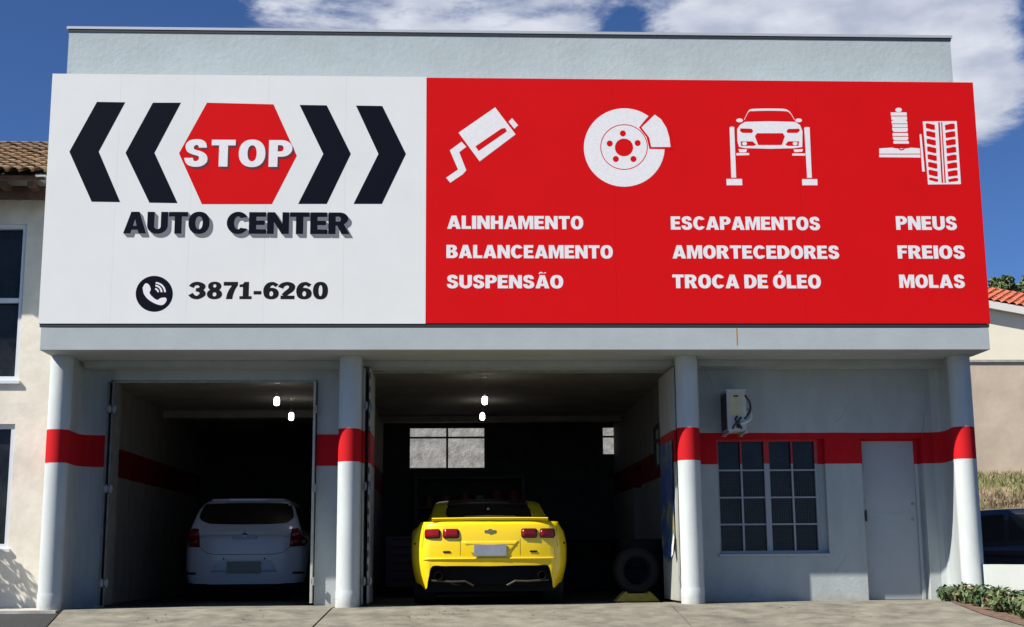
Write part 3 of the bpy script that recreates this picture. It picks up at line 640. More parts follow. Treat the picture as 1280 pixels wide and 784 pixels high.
emblem('car_lift_symbol', [(M_ltr, [[[(78, 256), (92, 250), (116, 254), (132, 668), (92, 668)]], [[(52, 678), (180, 678), (182, 730), (54, 730)]], [[(688, 260), (700, 254), (732, 256), (750, 670), (712, 670)]], [[(670, 680), (795, 680), (797, 730), (672, 730)]],
    [[(205, 212), (400, 207), (615, 212), (655, 240), (674, 290), (672, 418), (600, 428), (407, 432), (200, 427), (155, 415), (142, 370), (140, 270), (165, 235)],
     [(165, 266), (255, 268), (272, 285), (262, 303), (185, 303), (163, 288)], mir([(165, 268), (255, 270), (272, 287), (262, 303), (185, 303), (163, 290)]),
     [(302, 305), (513, 305), (530, 330), (505, 402), (312, 402), (285, 330)], [(168, 372), (268, 372), (296, 400), (275, 409), (172, 409)], mir([(168, 372), (258, 372), (280, 398), (262, 409), (172, 409)])],
    [ell(200, 390, 20, 15, 14)], [ell(614, 390, 20, 15, 14)],
    [stroke([(198, 196, 4), (222, 145, 5), (240, 122, 10), (270, 115, 18), (407, 112, 18), (520, 115, 18), (555, 124, 10), (580, 147, 5), (608, 196, 4)])],
    [ell(160, 200, 28, 16, 16)], [ell(642, 200, 28, 16, 16)], [[(150, 434), (220, 436), (214, 462), (160, 462)]], [[(600, 438), (678, 434), (672, 456), (610, 460)]],
    [[(134, 467), (238, 467), (238, 484), (134, 487)]], [[(590, 470), (698, 470), (698, 488), (590, 488)]]])], o4, k4)
k5 = 6.03; o5 = (1100, 120)
cells = []
for i in range(8):
    y = 212+i*58.5; q = i*3.6
    hgt = 42 if i < 7 else 24
    cells.append([[(343+q, y-4), (360+q, y-6), (412+q, y+6), (414+q, y+hgt), (398+q, y+hgt+2), (346+q, y+hgt-12)]])
    cells.append([[(488+q, y+8), (540+q, y-4), (562+q, y-2), (564+q, y+hgt-6), (545+q, y+hgt-2), (492+q, y+hgt+4)]])
emblem('suspension_and_tyre_symbol', [(M_ltr, [[[(-6, 396), (90, 390), (120, 396), (200, 396), (235, 390), (300, 396), (305, 465), (-6, 462)]], [ell(140, 106, 25, 17, 18)], [[(298, 290), (312, 288), (338, 570), (318, 570)]],
     [[(322, 192), (578, 190), (610, 665), (362, 668)]]]+[[[(a, c), (b, c), (b+2, d), (a+2, d)]] for a, b, c, d in ((80, 200, 124, 149), (84, 202, 155, 180), (96, 196, 180, 188), (86, 204, 188, 208), (92, 206, 213, 236), (92, 208, 240, 262), (100, 204, 262, 272), (94, 210, 280, 302), (96, 212, 308, 326), (104, 206, 326, 336), (100, 216, 340, 360))]),
    (M_red, cells+[[[(438, 198), (450, 198), (476, 655), (464, 655)]], [[(460, 198), (468, 198), (496, 655), (486, 655)]], [[(-8, 436), (306, 436), (306, 441), (-8, 441)]], [ell(162, 386, 27, 25, 22), ell(162, 384, 20, 18, 22)]])], o5, k5)

# ================================================================== CARS
def decal(bvh, poly, view, off, step=.06, thick=0, m=None, name='panel', parent=None, smooth=True):
    """outline in the view plane pressed onto the body; view is 'R' rear, 'F' front, 'L'/'T' left/right side"""
    bm = bmesh.new(); f = bm.faces.new([bm.verts.new((a, 0, b)) for a, b in poly]); 
    xs_ = [p[0] for p in poly]; zs_ = [p[1] for p in poly]
    q = min(xs_)+step
    while q < max(xs_): bmesh.ops.bisect_plane(bm, geom=bm.verts[:]+bm.edges[:]+bm.faces[:], plane_co=(q, 0, 0), plane_no=(1, 0, 0)); q += step
    q = min(zs_)+step
    while q < max(zs_): bmesh.ops.bisect_plane(bm, geom=bm.verts[:]+bm.edges[:]+bm.faces[:], plane_co=(0, 0, q), plane_no=(0, 0, 1)); q += step
    for v in bm.verts:
        a, b = v.co.x, v.co.z
        if view == 'R': o_, d = Vector((a, -3, b)), Vector((0, 1, 0))
        elif view == 'F': o_, d = Vector((a, 9, b)), Vector((0, -1, 0))
        elif view == 'L': o_, d = Vector((-3, a, b)), Vector((1, 0, 0))
        else: o_, d = Vector((3, a, b)), Vector((-1, 0, 0))
        h = bvh.ray_cast(o_, d)
        if h[0] is None: h = bvh.find_nearest(o_+d*3)
        v.co = h[0]-d*off
    if thick:
        r = bmesh.ops.extrude_face_region(bm, geom=bm.faces[:])
        for v in [g_ for g_ in r['geom'] if isinstance(g_, bmesh.types.BMVert)]:
            v.co -= d*thick
    return link(name, bm, m, parent, smooth=smooth)

def catmull_rows(st, n=3):
    return spline(st, n)

def body_shell(rear, side, front, nv=10, crown=.03, arch=None):
    """rear/side/front: stations (x, y, zbot, ztop, b_in, t_in) of the right half, from the tail's middle round to the nose's middle"""
    rear = spline(rear, 4); side_ = spline(side, 4); front = spline(front, 4)
    path = rear[:-1]+side_[:-1]+front
    K = len(rear)-1; Mn = len(side_)-1; F = len(front)
    # keep corner columns equal
    bm = bmesh.new(); grid = {}
    P = path; nP = len(P)
    def prof(i, v):
        a, b = P[max(i-1, 0)], P[min(i+1, nP-1)]
        dx, dy = b[0]-a[0], b[1]-a[1]; d = math.hypot(dx, dy) or 1
        nx, ny = dy/d, -dx/d
        if i == 0: nx, ny = 0, -1
        if i == nP-1: nx, ny = 0, 1
        x, y, zb_, zt_, bi, ti = P[i]
        vm = .52
        ins = bi*((vm-v)/vm)**2.2 if v < vm else ti*((v-vm)/(1-vm))**2.6
        zz = zb_+(zt_-zb_)*v
        if arch:
            for (ay, ar) in arch:
                if abs(x) > .6 and abs(y-ay) < ar and K-2 <= i <= nP-1:
                    zmin = .33+math.sqrt(max(0, ar*ar-(y-ay)**2))
                    zlo = max(zb_, zmin); zz = zlo+(zt_-zlo)*v
        return Vector((x-nx*ins, y-ny*ins, zz))
    for i in range(nP):
        for j in range(nv+1):
            p = prof(i, j/nv)
            if i in (0, nP-1): p.x = 0
            grid[(i, j, 1)] = bm.verts.new(p)
            grid[(i, j, -1)] = grid[(i, j, 1)] if i in (0, nP-1) else bm.verts.new((-p.x, p.y, p.z))
    for sgn_ in (1, -1):
        for i in range(nP-1):
            for j in range(nv):
                q = [grid[(i, j, sgn_)], grid[(i+1, j, sgn_)], grid[(i+1, j+1, sgn_)], grid[(i, j+1, sgn_)]]
                bm.faces.new(q if sgn_ > 0 else q[::-1])
    # top deck
    top = {}
    sK = [abs(grid[(k, nv, 1)].co.x)/max(1e-6, abs(grid[(K, nv, 1)].co.x)) for k in range(K+1)]
    rows = []
    def row_of(idx, lip):
        r = []
        for s_, ks in ((-1, range(K, 0, -1)), (1, range(0, K+1))):
            for k in ks:
                if lip is not None: r.append(grid[(lip(k), nv, s_ if k else 1)])
                elif k == K: r.append(grid[(idx, nv, s_)])
                else:
                    e = grid[(idx, nv, 1)].co; s = sK[k]
                    r.append(bm.verts.new((s_*e.x*s, e.y, e.z+crown*(1-s*s))))
        return r
    rows.append(row_of(None, lambda k: k))
    for i in range(K+1, K+Mn): rows.append(row_of(i, None))
    # nose lip, resample if needed (front has the same number of stations as rear)
    rows.append(row_of(None, lambda k: nP-1-k))
    for a, b in zip(rows[:-1], rows[1:]):
        for i in range(len(a)-1):
            vs = []
            for v in (a[i], a[i+1], b[i+1], b[i]):
                if v not in vs: vs.append(v)
            if len(vs) > 2:
                try: bm.faces.new(vs)
                except ValueError: pass
    return bm

def greenhouse(st, m=6):
    """st: stations (y, zbase, ztop, wbase, wtop) front to back of the cabin"""
    st = spline(st, 3); bm = bmesh.new(); rings = []
    for (y, z0, z1, w0, w1) in st:
        r = []
        for j in range(5):
            t = j/4; r.append((w0+(w1-w0)*t, z0+(z1-z0)*t*.93))
        r += [(w1*.93, z0+(z1-z0)*.975), (w1*.75, z1), (w1*.4, z1+.012), (0, z1+.018)]
        ring = [bm.verts.new((x, y, z)) for x, z in r]+[bm.verts.new((-x, y, z)) for x, z in r[-2::-1]]
        rings.append(ring)
    for a, b in zip(rings[:-1], rings[1:]):
        for i in range(len(a)-1): bm.faces.new((a[i], a[i+1], b[i+1], b[i]))
    bm.faces.new(rings[0]); bm.faces.new(rings[-1][::-1])
    return bm
def bvh_of(*bms):
    vs, fs = [], []
    for bm in bms:
        bm.verts.ensure_lookup_table(); bm.verts.index_update(); o = len(vs)
        vs += [v.co.copy() for v in bm.verts]; fs += [[v.index+o for v in f.verts] for f in bm.faces]
    return BVHTree.FromPolygons(vs, fs)
def wheel(parent, x, y, r, w, side):
    bm = bmesh.new(); s = side
    lathe(bm, [(r*.66, -w/2), (r*.9, -w/2), (r*.985, -w/2+.02), (r, -w/2+.05), (r, w/2-.05), (r*.985, w/2-.02), (r*.9, w/2), (r*.66, w/2)], 32, 'X')
    ty = link('wheel', bm, M_tyre, parent, smooth=True, loc=(x, y, r))
    bm = bmesh.new(); lathe(bm, [(r*.67, s*w*.48), (r*.62, s*w*.40), (r*.60, -s*w*.3), (.01, -s*w*.3)], 24, 'X')
    for k in range(5):
        a = 2*PI*k/5
        dy, dz = math.cos(a), math.sin(a)
        tube(bm, [(s*w*.36, dy*.05, dz*.05), (s*w*.42, dy*r*.62, dz*r*.62)], [.045, .03], 6)
    lathe(bm, [(.01, s*w*.44), (.06, s*w*.42), (.07, s*w*.3)], 16, 'X')
    link('rim', bm, M_rim, ty)
    return ty
def pl(pts, s=1): return [(x*s, z) for x, z in pts]

# ---- yellow coupe
yc = thing('yellow_sports_car', 'yellow two-door sports coupe seen from behind in the wide bay', 'car', (0.483, 16.66, .0))
yc.scale = (1.025, 1, 1)
rear = [(0, 0, .47, 1.01, .015, .03), (.30, .008, .475, 1.01, .015, .03), (.55, .03, .475, 1.01, .015, .03), (.70, .06, .47, 1.01, .015, .04), (.745, .075, .33, 1.01, .02, .045), (.785, .095, .215, 1.01, .05, .05), (.86, .16, .20, 1.01, .10, .06), (.92, .27, .24, 1.008, .10, .085), (.950, .42, .27, 1.01, .07, .11)]
side = [(.950, .42, .27, 1.01, .07, .11), (.960, .75, .27, 1.005, .05, .14), (.962, 1.05, .25, .995, .05, .15), (.958, 1.5, .22, .965, .06, .12), (.935, 2.2, .20, .93, .08, .08), (.935, 3.0, .20, .92, .08, .08), (.955, 3.7, .22, .92, .05, .13), (.95, 4.2, .25, .86, .05, .12)]
front = [(.95, 4.2, .25, .86, .05, .12), (.93, 4.45, .22, .80, .04, .10), (.88, 4.60, .2, .76, .03, .08), (.80, 4.68, .2, .74, .03, .06), (.70, 4.73, .2, .73, .03, .05), (.55, 4.77, .2, .73, .03, .05), (.40, 4.80, .2, .73, .03, .05), (.2, 4.82, .2, .73, .03, .05), (0, 4.83, .2, .73, .03, .05)]
bb = body_shell(rear, side, front, 12, .02, arch=[(1.02, .40), (3.87, .40)])
gh = greenhouse([(.38, 1.00, 1.03, .80, .70), (.75, .99, 1.14, .80, .69), (1.25, .97, 1.285, .80, .68), (1.8, .93, 1.345, .80, .66), (2.3, .90, 1.35, .80, .63), (2.7, .90, 1.31, .80, .60), (3.2, .90, 1.08, .80, .66), (3.55, .88, .93, .78, .70)])
vb, vg = bvh_of(bb), bvh_of(gh); va = bvh_of(bb, gh)
ybody = link('body', bb, M_yellow, yc, smooth=True)
ygh = link('cabin', gh, [M_yellow, M_plast], yc, smooth=True)
for p in ygh.data.polygons:
    if p.center.z > 1.19 and abs(p.center.x) < .56 and p.center.y < 2.75: p.material_index = 1
decal(vg, [(-.50, 1.035), (.50, 1.035), (.535, 1.08), (.525, 1.30), (-.525, 1.30), (-.535, 1.08)], 'R', .006, .08, m=M_carglass, name='rear_window', parent=yc)
for s in 'LT':
    decal(vg, [(1.25, 1.03), (3.05, .99), (2.55, 1.27), (1.9, 1.30), (1.35, 1.22)], s, .006, .1, m=M_carglass, name='side_window', parent=yc)
decal(vg, [(-.62, .97), (.62, .97), (.50, 1.27), (-.50, 1.27)], 'F', .006, .1, m=M_carglass, name='windscreen', parent=yc)
# bumper underside valance
bm = bmesh.new(); plate(bm, [(-.74, .47), (-.73, .30), (-.60, .255), (-.30, .235), (-.2, .25), (.2, .25), (.30, .235), (.60, .255), (.73, .30), (.74, .47)], .15, .26)
link('valance', bm, M_plast, yc)
bm = bmesh.new(); tube(bm, [(-.70, .07, .30), (-.45, .05, .285), (-.30, .06, .29), (-.20, .08, .235)], .012, 6); link('valance_trim', bm, mat('valance_trim', (.05, .035, .025), .4), yc)
bm = bmesh.new(); tube(bm, [(.70, .07, .30), (.45, .05, .285), (.30, .06, .29), (.20, .08, .235)], .012, 6); link('valance_trim', bm, mat('valance_trim', (.05, .035, .025), .4), yc)
for sx in (-.62, .62):
    bm = bmesh.new(); lathe(bm, [(.030, .20), (.045, .03), (.050, .03), (.050, .20)], 20, 'Y', (sx, 0, .355)); link('exhaust_pipe', bm, M_plast, yc, smooth=True)
def rr(x0, x1, z0, z1, r=.02):
    return arc(x1-r, z1-r, r, r, 0, 90, 4)+arc(x0+r, z1-r, r, r, 90, 180, 4)+arc(x0+r, z0+r, r, r, 180, 270, 4)+arc(x1-r, z0+r, r, r, 270, 360, 4)
for sx in (-1, 1):
    for (a, b) in ((.375, .565), (.60, .785)):
        x0, x1 = (a, b) if sx > 0 else (-b, -a)
        bz = decal(vb, rr(x0-.003, x1+.003, .807, .923, .03), 'R', .003, .05, .010, m=M_plast, name='tail_lamp', parent=yc)
        decal(vb, rr(x0+.006, x1-.006, .815, .916, .026), 'R', .013, .05, .012, m=M_tail if sx < 0 else M_taild, name='lens', parent=bz)  # right lenses darker: the weaker light there is put into the colour
decal(vb, [(-.34, .77), (.34, .77), (.21, .60), (-.21, .60)], 'R', -.004, .05, .010, m=M_yellow, name='plate_recess', parent=yc)
bm = bmesh.new(); box(bm, -.195, .195, -.022, -.008, .59, .73, bev=.004); link('number_plate', bm, M_plate, yc)
bm = bmesh.new(); box(bm, -.30, .30, -.005, .02, .735, .757); link('plate_light_bar', bm, M_yellow, yc)
# raised crease of the bumper and boot shut line
decal(vb, [(-.80, .548), (.80, .548), (.77, .572), (-.77, .572)], 'R', .0, .05, .012, m=M_yellow, name='bumper_crease', parent=yc)
decal(vb, [(-.36, .60), (-.357, .60), (-.357, .80), (-.36, .80)], 'R', .001, .05, .001, m=M_plast, name='shut_line', parent=yc)
decal(vb, [(.357, .60), (.36, .60), (.36, .80), (.357, .80)], 'R', .001, .05, .001, m=M_plast, name='shut_line', parent=yc)
for sx in (-.52, .52):
    decal(vb, rr(sx-.045, sx+.045, .634, .655, .008), 'R', .004, .04, .004, m=M_plast, name='reflector', parent=yc)
for sx in (-.907, .907):
    decal(vb, rr(sx-.012, sx+.012, .735, .76, .008), 'R', .004, .04, .004, m=M_plast, name='side_marker', parent=yc)
decal(vg, rr(-.022, .022, 1.185, 1.215, .008), 'R', .012, .03, .004, m=M_silver, name='brake_light_or_glint', parent=yc)  # silver patch painted as a bulb's reflection in the rear window
for sx in (-1, 1):
    decal(vb, stroke([(sx*.80, .995, .004), (sx*.805, .92, .004), (sx*.80, .80, .004), (sx*.82, .70, .004)], False), 'R', .001, .04, .001, m=M_plast, name='shut_line', parent=yc)
# bow-tie badge
bow = [(-.062, .905), (-.025, .905), (-.018, .918), (.018, .918), (.025, .905), (.07, .905), (.058, .880), (.025, .880), (.018, .866), (-.018, .866), (-.025, .880), (-.074, .880)]
bd = decal(vb, bow, 'R', .004, .03, .006, m=M_silver, name='badge', parent=yc, smooth=False)
decal(vb, [(x*.8+.001, .892+(z-.892)*.66) for x, z in bow], 'R', .0105, .03, .003, m=M_chrome, name='badge_inlay', parent=bd, smooth=False)
# spoiler with turned-up ends
bm = bmesh.new(); secs = []
for i in range(25):
    t = -1+2*i/24; x = t*.70; y = .03+.05*abs(t)**2
    h = 1.052+.004*(1-t*t) + (.0 if abs(t) < .62 else 0)
    secs.append([(x, y+.30, 1.01), (x, y+.30, h-.02), (x, y+.10, h), (x, y-.012, h+.006), (x, y-.02, h-.004), (x, y, h-.026), (x, y+.05, 1.00)])
vs = [[bm.verts.new(p) for p in s_] for s_ in secs]
for a, b in zip(vs[:-1], vs[1:]):
    for i in range(7): bm.faces.new((a[i], a[(i+1) % 7], b[(i+1) % 7], b[i]))
bm.faces.new(vs[0]); bm.faces.new(vs[-1][::-1])
link('spoiler', bm, M_yellow, yc)
for sx in (-1, 1):   # buttresses from spoiler end to the pillar
    bm = bmesh.new()
    A = [(.50*sx, .20, 1.06), (.555*sx, .55, 1.14), (.54*sx, .95, 1.20)]; Bp = [(.70*sx, .12, 1.045), (.69*sx, .55, 1.06), (.70*sx, .95, 1.05)]
    va_ = [bm.verts.new(p) for p in A]; vb_ = [bm.verts.new(p) for p in Bp]; vc_ = [bm.verts.new((p[0], p[1], 1.0)) for p in A]
    for i in range(2): bm.faces.new((va_[i], va_[i+1], vb_[i+1], vb_[i])); bm.faces.new((va_[i], vc_[i], vc_[i+1], va_[i+1]))
    link('buttress', bm, M_yellow, yc)
for x, y in ((.80, 1.02), (.80, 3.87)):
    for s in (-1, 1): wheel(yc, s*x, y, .345, .26, s)
for s in (-1, 1):
    bm = bmesh.new(); box(bm, .90*s-.07, .90*s+.07, 2.85, 2.98, .95, 1.06, bev=.03); link('mirror', bm, M_plast, yc, smooth=True)
bm = bmesh.new(); box(bm, -.80, .80, .25, 4.6, .16, .5); link('underbody', bm, M_plast, yc)

# ---- white hatchback
def hatch(name, label, paint, loc, rz, detail=True, glass=M_carglass):
    t = thing(name, label, 'car', loc, rz)
    rear = [(0, 0, .25, .98, .03, .03), (.25, .006, .25, .98, .03, .03), (.45, .02, .25, .98, .03, .03), (.58, .04, .26, .98, .03, .03), (.68, .075, .26, .98, .03, .035), (.76, .13, .27, .98, .04, .04), (.81, .21, .27, .975, .04, .05), (.84, .31, .27, .97, .04, .06), (.855, .42, .27, .965, .05, .07)]
    side = [(.855, .42, .27, .965, .05, .07), (.865, .8, .24, .96, .05, .08), (.865, 1.3, .2, .955, .06, .08), (.865, 2.0, .2, .93, .06, .07), (.865, 2.6, .2, .92, .06, .07), (.865, 3.1, .22, .91, .05, .08), (.86, 3.3, .24, .90, .05, .08), (.85, 3.55, .24, .87, .05, .08)]
    front = [(.85, 3.55, .24, .87, .05, .08), (.83, 3.7, .22, .84, .04, .08), (.79, 3.82, .2, .82, .04, .07), (.72, 3.9, .2, .8, .03, .06), (.62, 3.95, .2, .79, .03, .06), (.5, 3.98, .2, .78, .03, .05), (.35, 4.0, .2, .78, .03, .05), (.18, 4.01, .2, .78, .03, .05), (0, 4.02, .2, .78, .03, .05)]
    b1 = body_shell(rear, side, front, 12, .02, arch=[(.72, .35), (3.2, .35)])
    g1 = greenhouse([(.055, .95, 1.0, .80, .76), (.12, .95, 1.14, .795, .74), (.26, .95, 1.40, .79, .665), (.36, .95, 1.505, .785, .60), (.60, .94, 1.53, .785, .59), (1.4, .93, 1.535, .79, .59), (2.1, .92, 1.49, .79, .58), (2.6, .92, 1.25, .79, .62), (3.05, .90, .96, .78, .66)])
    v1, v2, v3 = bvh_of(b1), bvh_of(g1), bvh_of(b1, g1)
    link('body', b1, paint, t, smooth=True); link('cabin', g1, paint, t, smooth=True)
    decal(v2, spline([(-.50, 1.150), (0, 1.135), (.50, 1.150), (.60, 1.19), (.655, 1.26), (.61, 1.42), (.575, 1.455), (0, 1.468), (-.575, 1.455), (-.61, 1.42), (-.655, 1.26), (-.60, 1.19), (-.50, 1.150)], 3)[:-1], 'R', .006, .07, m=glass, name='rear_window', parent=t)
    for s in 'LT':
        decal(v2, [(.50, 1.08), (1.45, 1.04), (1.45, 1.44), (.70, 1.42)], s, .006, .1, m=glass, name='side_window', parent=t)
        decal(v2, [(1.52, 1.04), (2.72, 1.00), (2.15, 1.40), (1.52, 1.44)], s, .006, .1, m=glass, name='side_window', parent=t)
    decal(v2, [(-.62, 1.0), (.62, 1.0), (.54, 1.42), (-.54, 1.42)], 'F', .006, .1, m=glass, name='windscreen', parent=t)
    for x, y in ((.74, .72), (.74, 3.2)):
        for s in (-1, 1): wheel(t, s*x, y, .30, .19, s)
    bm = bmesh.new(); box(bm, -.72, .72, .2, 3.8, .17, .45); link('underbody', bm, M_plast, t)
    for s in (-1, 1):
        bm = bmesh.new(); box(bm, .93*s-.08, .93*s+.08, 2.5, 2.62, 1.0, 1.12, bev=.03); link('mirror', bm, paint, t, smooth=True)
        ht = decal(v1, [(s*.45, .62), (s*.80, .66), (s*.80, .76), (s*.50, .74)], 'F', .004, .06, .01, m=M_silver, name='headlight', parent=t)
        tl = decal(v3, [(s*.615, .80), (s*.80, .81), (s*.835, .86), (s*.83, 1.05), (s*.79, 1.085), (s*.645, 1.075), (s*.625, .98)], 'R', .004, .05, .014, m=M_taild, name='tail_lamp', parent=t)
        decal(v3, [(s*.66, .86), (s*.75, .86), (s*.75, .91), (s*.66, .91)], 'R', .019, .05, .002, m=mat('lamp_amber', (.35, .06, .03), .3), name='lens', parent=tl)
        decal(v1, [(s*.66, .395), (s*.81, .395), (s*.81, .43), (s*.66, .43)], 'R', .004, .05, .006, m=M_taild, name='reflector', parent=t)
    if detail:
        decal(v1, [(-.46, .43), (.46, .43), (.36, .60), (-.36, .60)], 'R', -.012, .05, .016, m=mat('bumper_recess', (.50, .54, .62), .5), name='plate_recess', parent=t)
        bm = bmesh.new(); box(bm, -.235, .235, -.012, -.004, .41, .585, bev=.003); link('number_plate', bm, M_plate2, t)
        sh = [(-.62, .80), (-.52, .715), (-.40, .69), (.40, .69), (.52, .715), (.62, .80)]
        decal(v1, stroke([(x, z, .007) for x, z in sh], False), 'R', .0015, .04, .001, m=M_plast, name='shut_line', parent=t)
        decal(v3, [(-.16, .92), (.16, .92), (.18, .955), (-.18, .955)], 'R', .004, .06, .01, m=mat('handle_strip', (.45, .48, .52), .3), name='boot_handle', parent=t)
        bd = decal(v3, [(0, 1.055), (.040, 1.0), (0, .945), (-.040, 1.0)], 'R', .016, .03, .006, m=M_silver, name='badge', parent=t, smooth=False)
        decal(v3, [(0, 1.028), (.018, 1.0), (0, .972), (-.018, 1.0)], 'R', .024, .03, .002, m=M_plast, name='badge_inlay', parent=bd, smooth=False)
        for sx in (-.28, .28):
            decal(v1, ell(sx, .625, .012, .012, 8), 'R', .003, .04, .003, m=M_plast, name='parking_sensor', parent=t)
        bm = bmesh.new(); box(bm, -.07, .07, .36, .42, 1.50, 1.52, bev=.005); link('brake_light_or_glint', bm, M_plast, t)  # the hatchback's own brake light
        # roof edge spoiler
        bm = bmesh.new(); prism(bm, [(-.54, .52), (-.50, .34), (-.25, .26), (.25, .26), (.50, .34), (.54, .52)], 1.50, 1.53); link('spoiler', bm, paint, t)
    return t
wc = hatch('white_hatchback', 'small white five-door hatchback seen from behind in the dark left bay', M_wcar, (-2.965, 19.7, -.012), .02)
wc.scale = (1.04, 1, .957)
hatch('dark_blue_car', 'dark navy car parked beyond the low white wall at right', M_bcar, (10.2, 20.4, -.26), 1.02, detail=False)

# ================================================================== THINGS AROUND THE SHOP
# pendant bulbs
def bulb(px, py, Y, label, ceil):
    x, z = at(px, py, Y)
    t = thing('pendant_lamp', label, 'lamp', (x, Y, ceil), 0, 'bare bulbs hanging in the bays')
    h = z-ceil
    bm = bmesh.new(); lathe(bm, [(.045, 0), (.045, -.02), (.01, -.03)], 12); link('ceiling_rose', bm, M_cordw, t)
    bm = bmesh.new(); tube(bm, [(0, 0, -.02), (0, 0, h+.11)], .003, 6); link('cord', bm, M_steel, t)
    bm = bmesh.new(); lathe(bm, [(.012, h+.10), (.02, h+.09), (.02, h+.06)], 12); link('socket', bm, M_steel, t)
    bm = bmesh.new(); r = .038; lathe(bm, [(.02, h+.06), (.03, h+.055), (r, h+.035), (r, h-.035), (.03, h-.05), (.015, h-.056), (.002, h-.058)], 16); link('light_bulb', bm, M_bulb, t, smooth=True)
bulb(606, 501, 18.9, 'lit bare bulb nearest the front of the wide bay', 3.12)
bulb(603, 521, 21.9, 'lit bare bulb further back in the wide bay', 3.12)
bulb(346, 502, 18.6, 'lit bare bulb nearest the front of the left bay', 3.0)
bulb(364, 521, 20.6, 'lit bare bulb further back in the left bay', 3.0)
# air conditioner
ax0, az1 = at(908, 488, 16.80); ax1, az0 = at(934, 541, 16.80)
ac = thing('air_conditioner', 'aged white air conditioner unit on brackets above the barred window', 'air conditioner', ((ax0+ax1)/2, 17.0, az0))
w = (ax1-ax0)/2; h = az1-az0
bm = bmesh.new(); box(bm, -w, w, -.20, .17, .02, h, bev=.012); link('case', bm, M_acw, ac)
bm = bmesh.new(); box(bm, -w-.012, w+.006, -.21, .175, h-.006, h+.014, bev=.005); link('lid', bm, M_acw, ac)
bm = bmesh.new()
box(bm, -w-.006, -w-.001, -.17, .15, .05, h-.03); g_ = link('fan_grille', bm, M_blackmetal, ac)
for k in range(9):
    bm = bmesh.new(); box(bm, -w-.013, -w-.007, -.17, .15, .075+k*.047, .082+k*.047); link('grille_slat', bm, M_blackmetal, g_)
bm = bmesh.new(); box(bm, -w*.72, w*.62, -.207, -.201, h*.40, h-.04, bev=.002); link('side_cover', bm, M_acy, ac)
bm = bmesh.new(); box(bm, -w*.3, w*.2, -.212, -.208, h-.085, h-.065); link('cover_handle', bm, M_blackmetal, ac)
bm = bmesh.new(); box(bm, -w*.1, w*.35, -.208, -.201, .06, .14); link('valve_plate', bm, M_blackmetal, ac)
for i, pts in enumerate(([(0, -.21, h*.38), (-.03, -.24, h*.30), (.02, -.24, h*.18), (.05, -.215, h*.10)], [(.05, -.21, h*.36), (.0, -.245, h*.26), (-.05, -.24, h*.16), (-.06, -.215, h*.10)],
                         [(w*.9, -.205, h*.88), (w+.05, -.18, h*.72), (w+.06, -.16, h*.55), (w+.02, -.17, h*.42), (w*.8, -.215, h*.33)])):
    bm = bmesh.new(); tube(bm, spline(pts, 4), .013, 7); link('hose', bm, M_blackmetal, ac, smooth=True)
bm = bmesh.new(); tube(bm, spline([(w+.09, .1, h*.6), (w+.075, -.12, h*.5), (w+.05, -.19, h*.32), (w*.6, -.225, h*.22), (w*.2, -.215, h*.2)], 5), .016, 8); link('hose', bm, M_cordw, ac, smooth=True)
for sy in (-.15,):
    pass
for sx in (-w*.9, w*.8):
    bm = bmesh.new(); box(bm, sx-.012, sx+.012, -.30, .198, -.012, .012); tube(bm, [(sx, .15, -.012), (sx-.05, -.22, -.045)], .008, 6); link('bracket', bm, M_acw, ac)
# blue banner on the open leaf
bn = thing('advertising_banner', 'worn blue banner with yellow print hung on the open door leaf', 'banner', (2.79, 17.25, 0))
bm = bmesh.new(); n = 14; vg_ = {}
for i in range(n+1):
    for j in range(n+1):
        v = j/n; u = i/n
        z = 2.02-1.30*v-.10*u*v-.18*(v**3)*(1-abs(2*u-1)); y = -.46+u*1.02*(1-.12*v*v)
        vg_[(i, j)] = bm.verts.new((-.012*(1+math.sin(v*5+u*4))*v-.004, y, z))
for i in range(n):
    for j in range(n): bm.faces.new((vg_[(i, j)], vg_[(i+1, j)], vg_[(i+1, j+1)], vg_[(i, j+1)]))
link('banner_cloth', bm, M_blue, bn, smooth=True)
bm = bmesh.new(); vs = [bm.verts.new(p) for p in ((-.02, -.46, .86), (-.03, -.36, .70), (-.06, -.50, .56), (-.05, -.56, .60), (-.02, -.52, .80))]; bm.faces.new(vs); link('curled_corner', bm, M_cordw, bn)
# tyre standing on a yellow stand by the leaf
tx, tz = at(799, 752, 17.62)
st = thing('tyre_stand', 'low yellow steel stand holding a tyre inside the wide bay', 'stand', (tx, 17.75, -.012))
bm = bmesh.new(); plate(bm, [(-.29, .01), (-.20, .10), (-.15, .14), (-.13, .11), (.13, .11), (.15, .14), (.20, .10), (.29, .01)], -.02, .02); link('end_plate', bm, M_ystand, st)
bm = bmesh.new(); plate(bm, [(-.29, .01), (-.20, .10), (-.15, .14), (-.13, .11), (.13, .11), (.15, .14), (.20, .10), (.29, .01)], .24, .28); link('end_plate', bm, M_ystand, st)
bm = bmesh.new(); box(bm, -.2, -.16, .02, .24, .03, .07); box(bm, .16, .2, .02, .24, .03, .07); link('cross_bar', bm, M_ystand, st)
def tyre(name, label, loc, rx=0, r=.31, w=.2, group=None):
    t = thing(name, label, 'tyre', loc, 0, group); t.rotation_euler = (rx, 0, .1)
    bm = bmesh.new(); lathe(bm, [(r*.62, -w/2), (r*.9, -w/2), (r*.985, -w/2+.02), (r, -w/2+.05), (r, w/2-.05), (r*.985, w/2-.02), (r*.9, w/2), (r*.62, w/2), (r*.60, 0), (r*.62, -w/2)], 32)
    link('tread_ring', bm, M_tyre, t, smooth=True)
    bm = bmesh.new()
    for k in range(48):
        a = 2*PI*k/48; box(bm, r-.004, r+.006, -.006, .006, -w*.38, w*.38)
        for v in bm.verts[-8:] if False else []: pass
    bm.free()
    return t
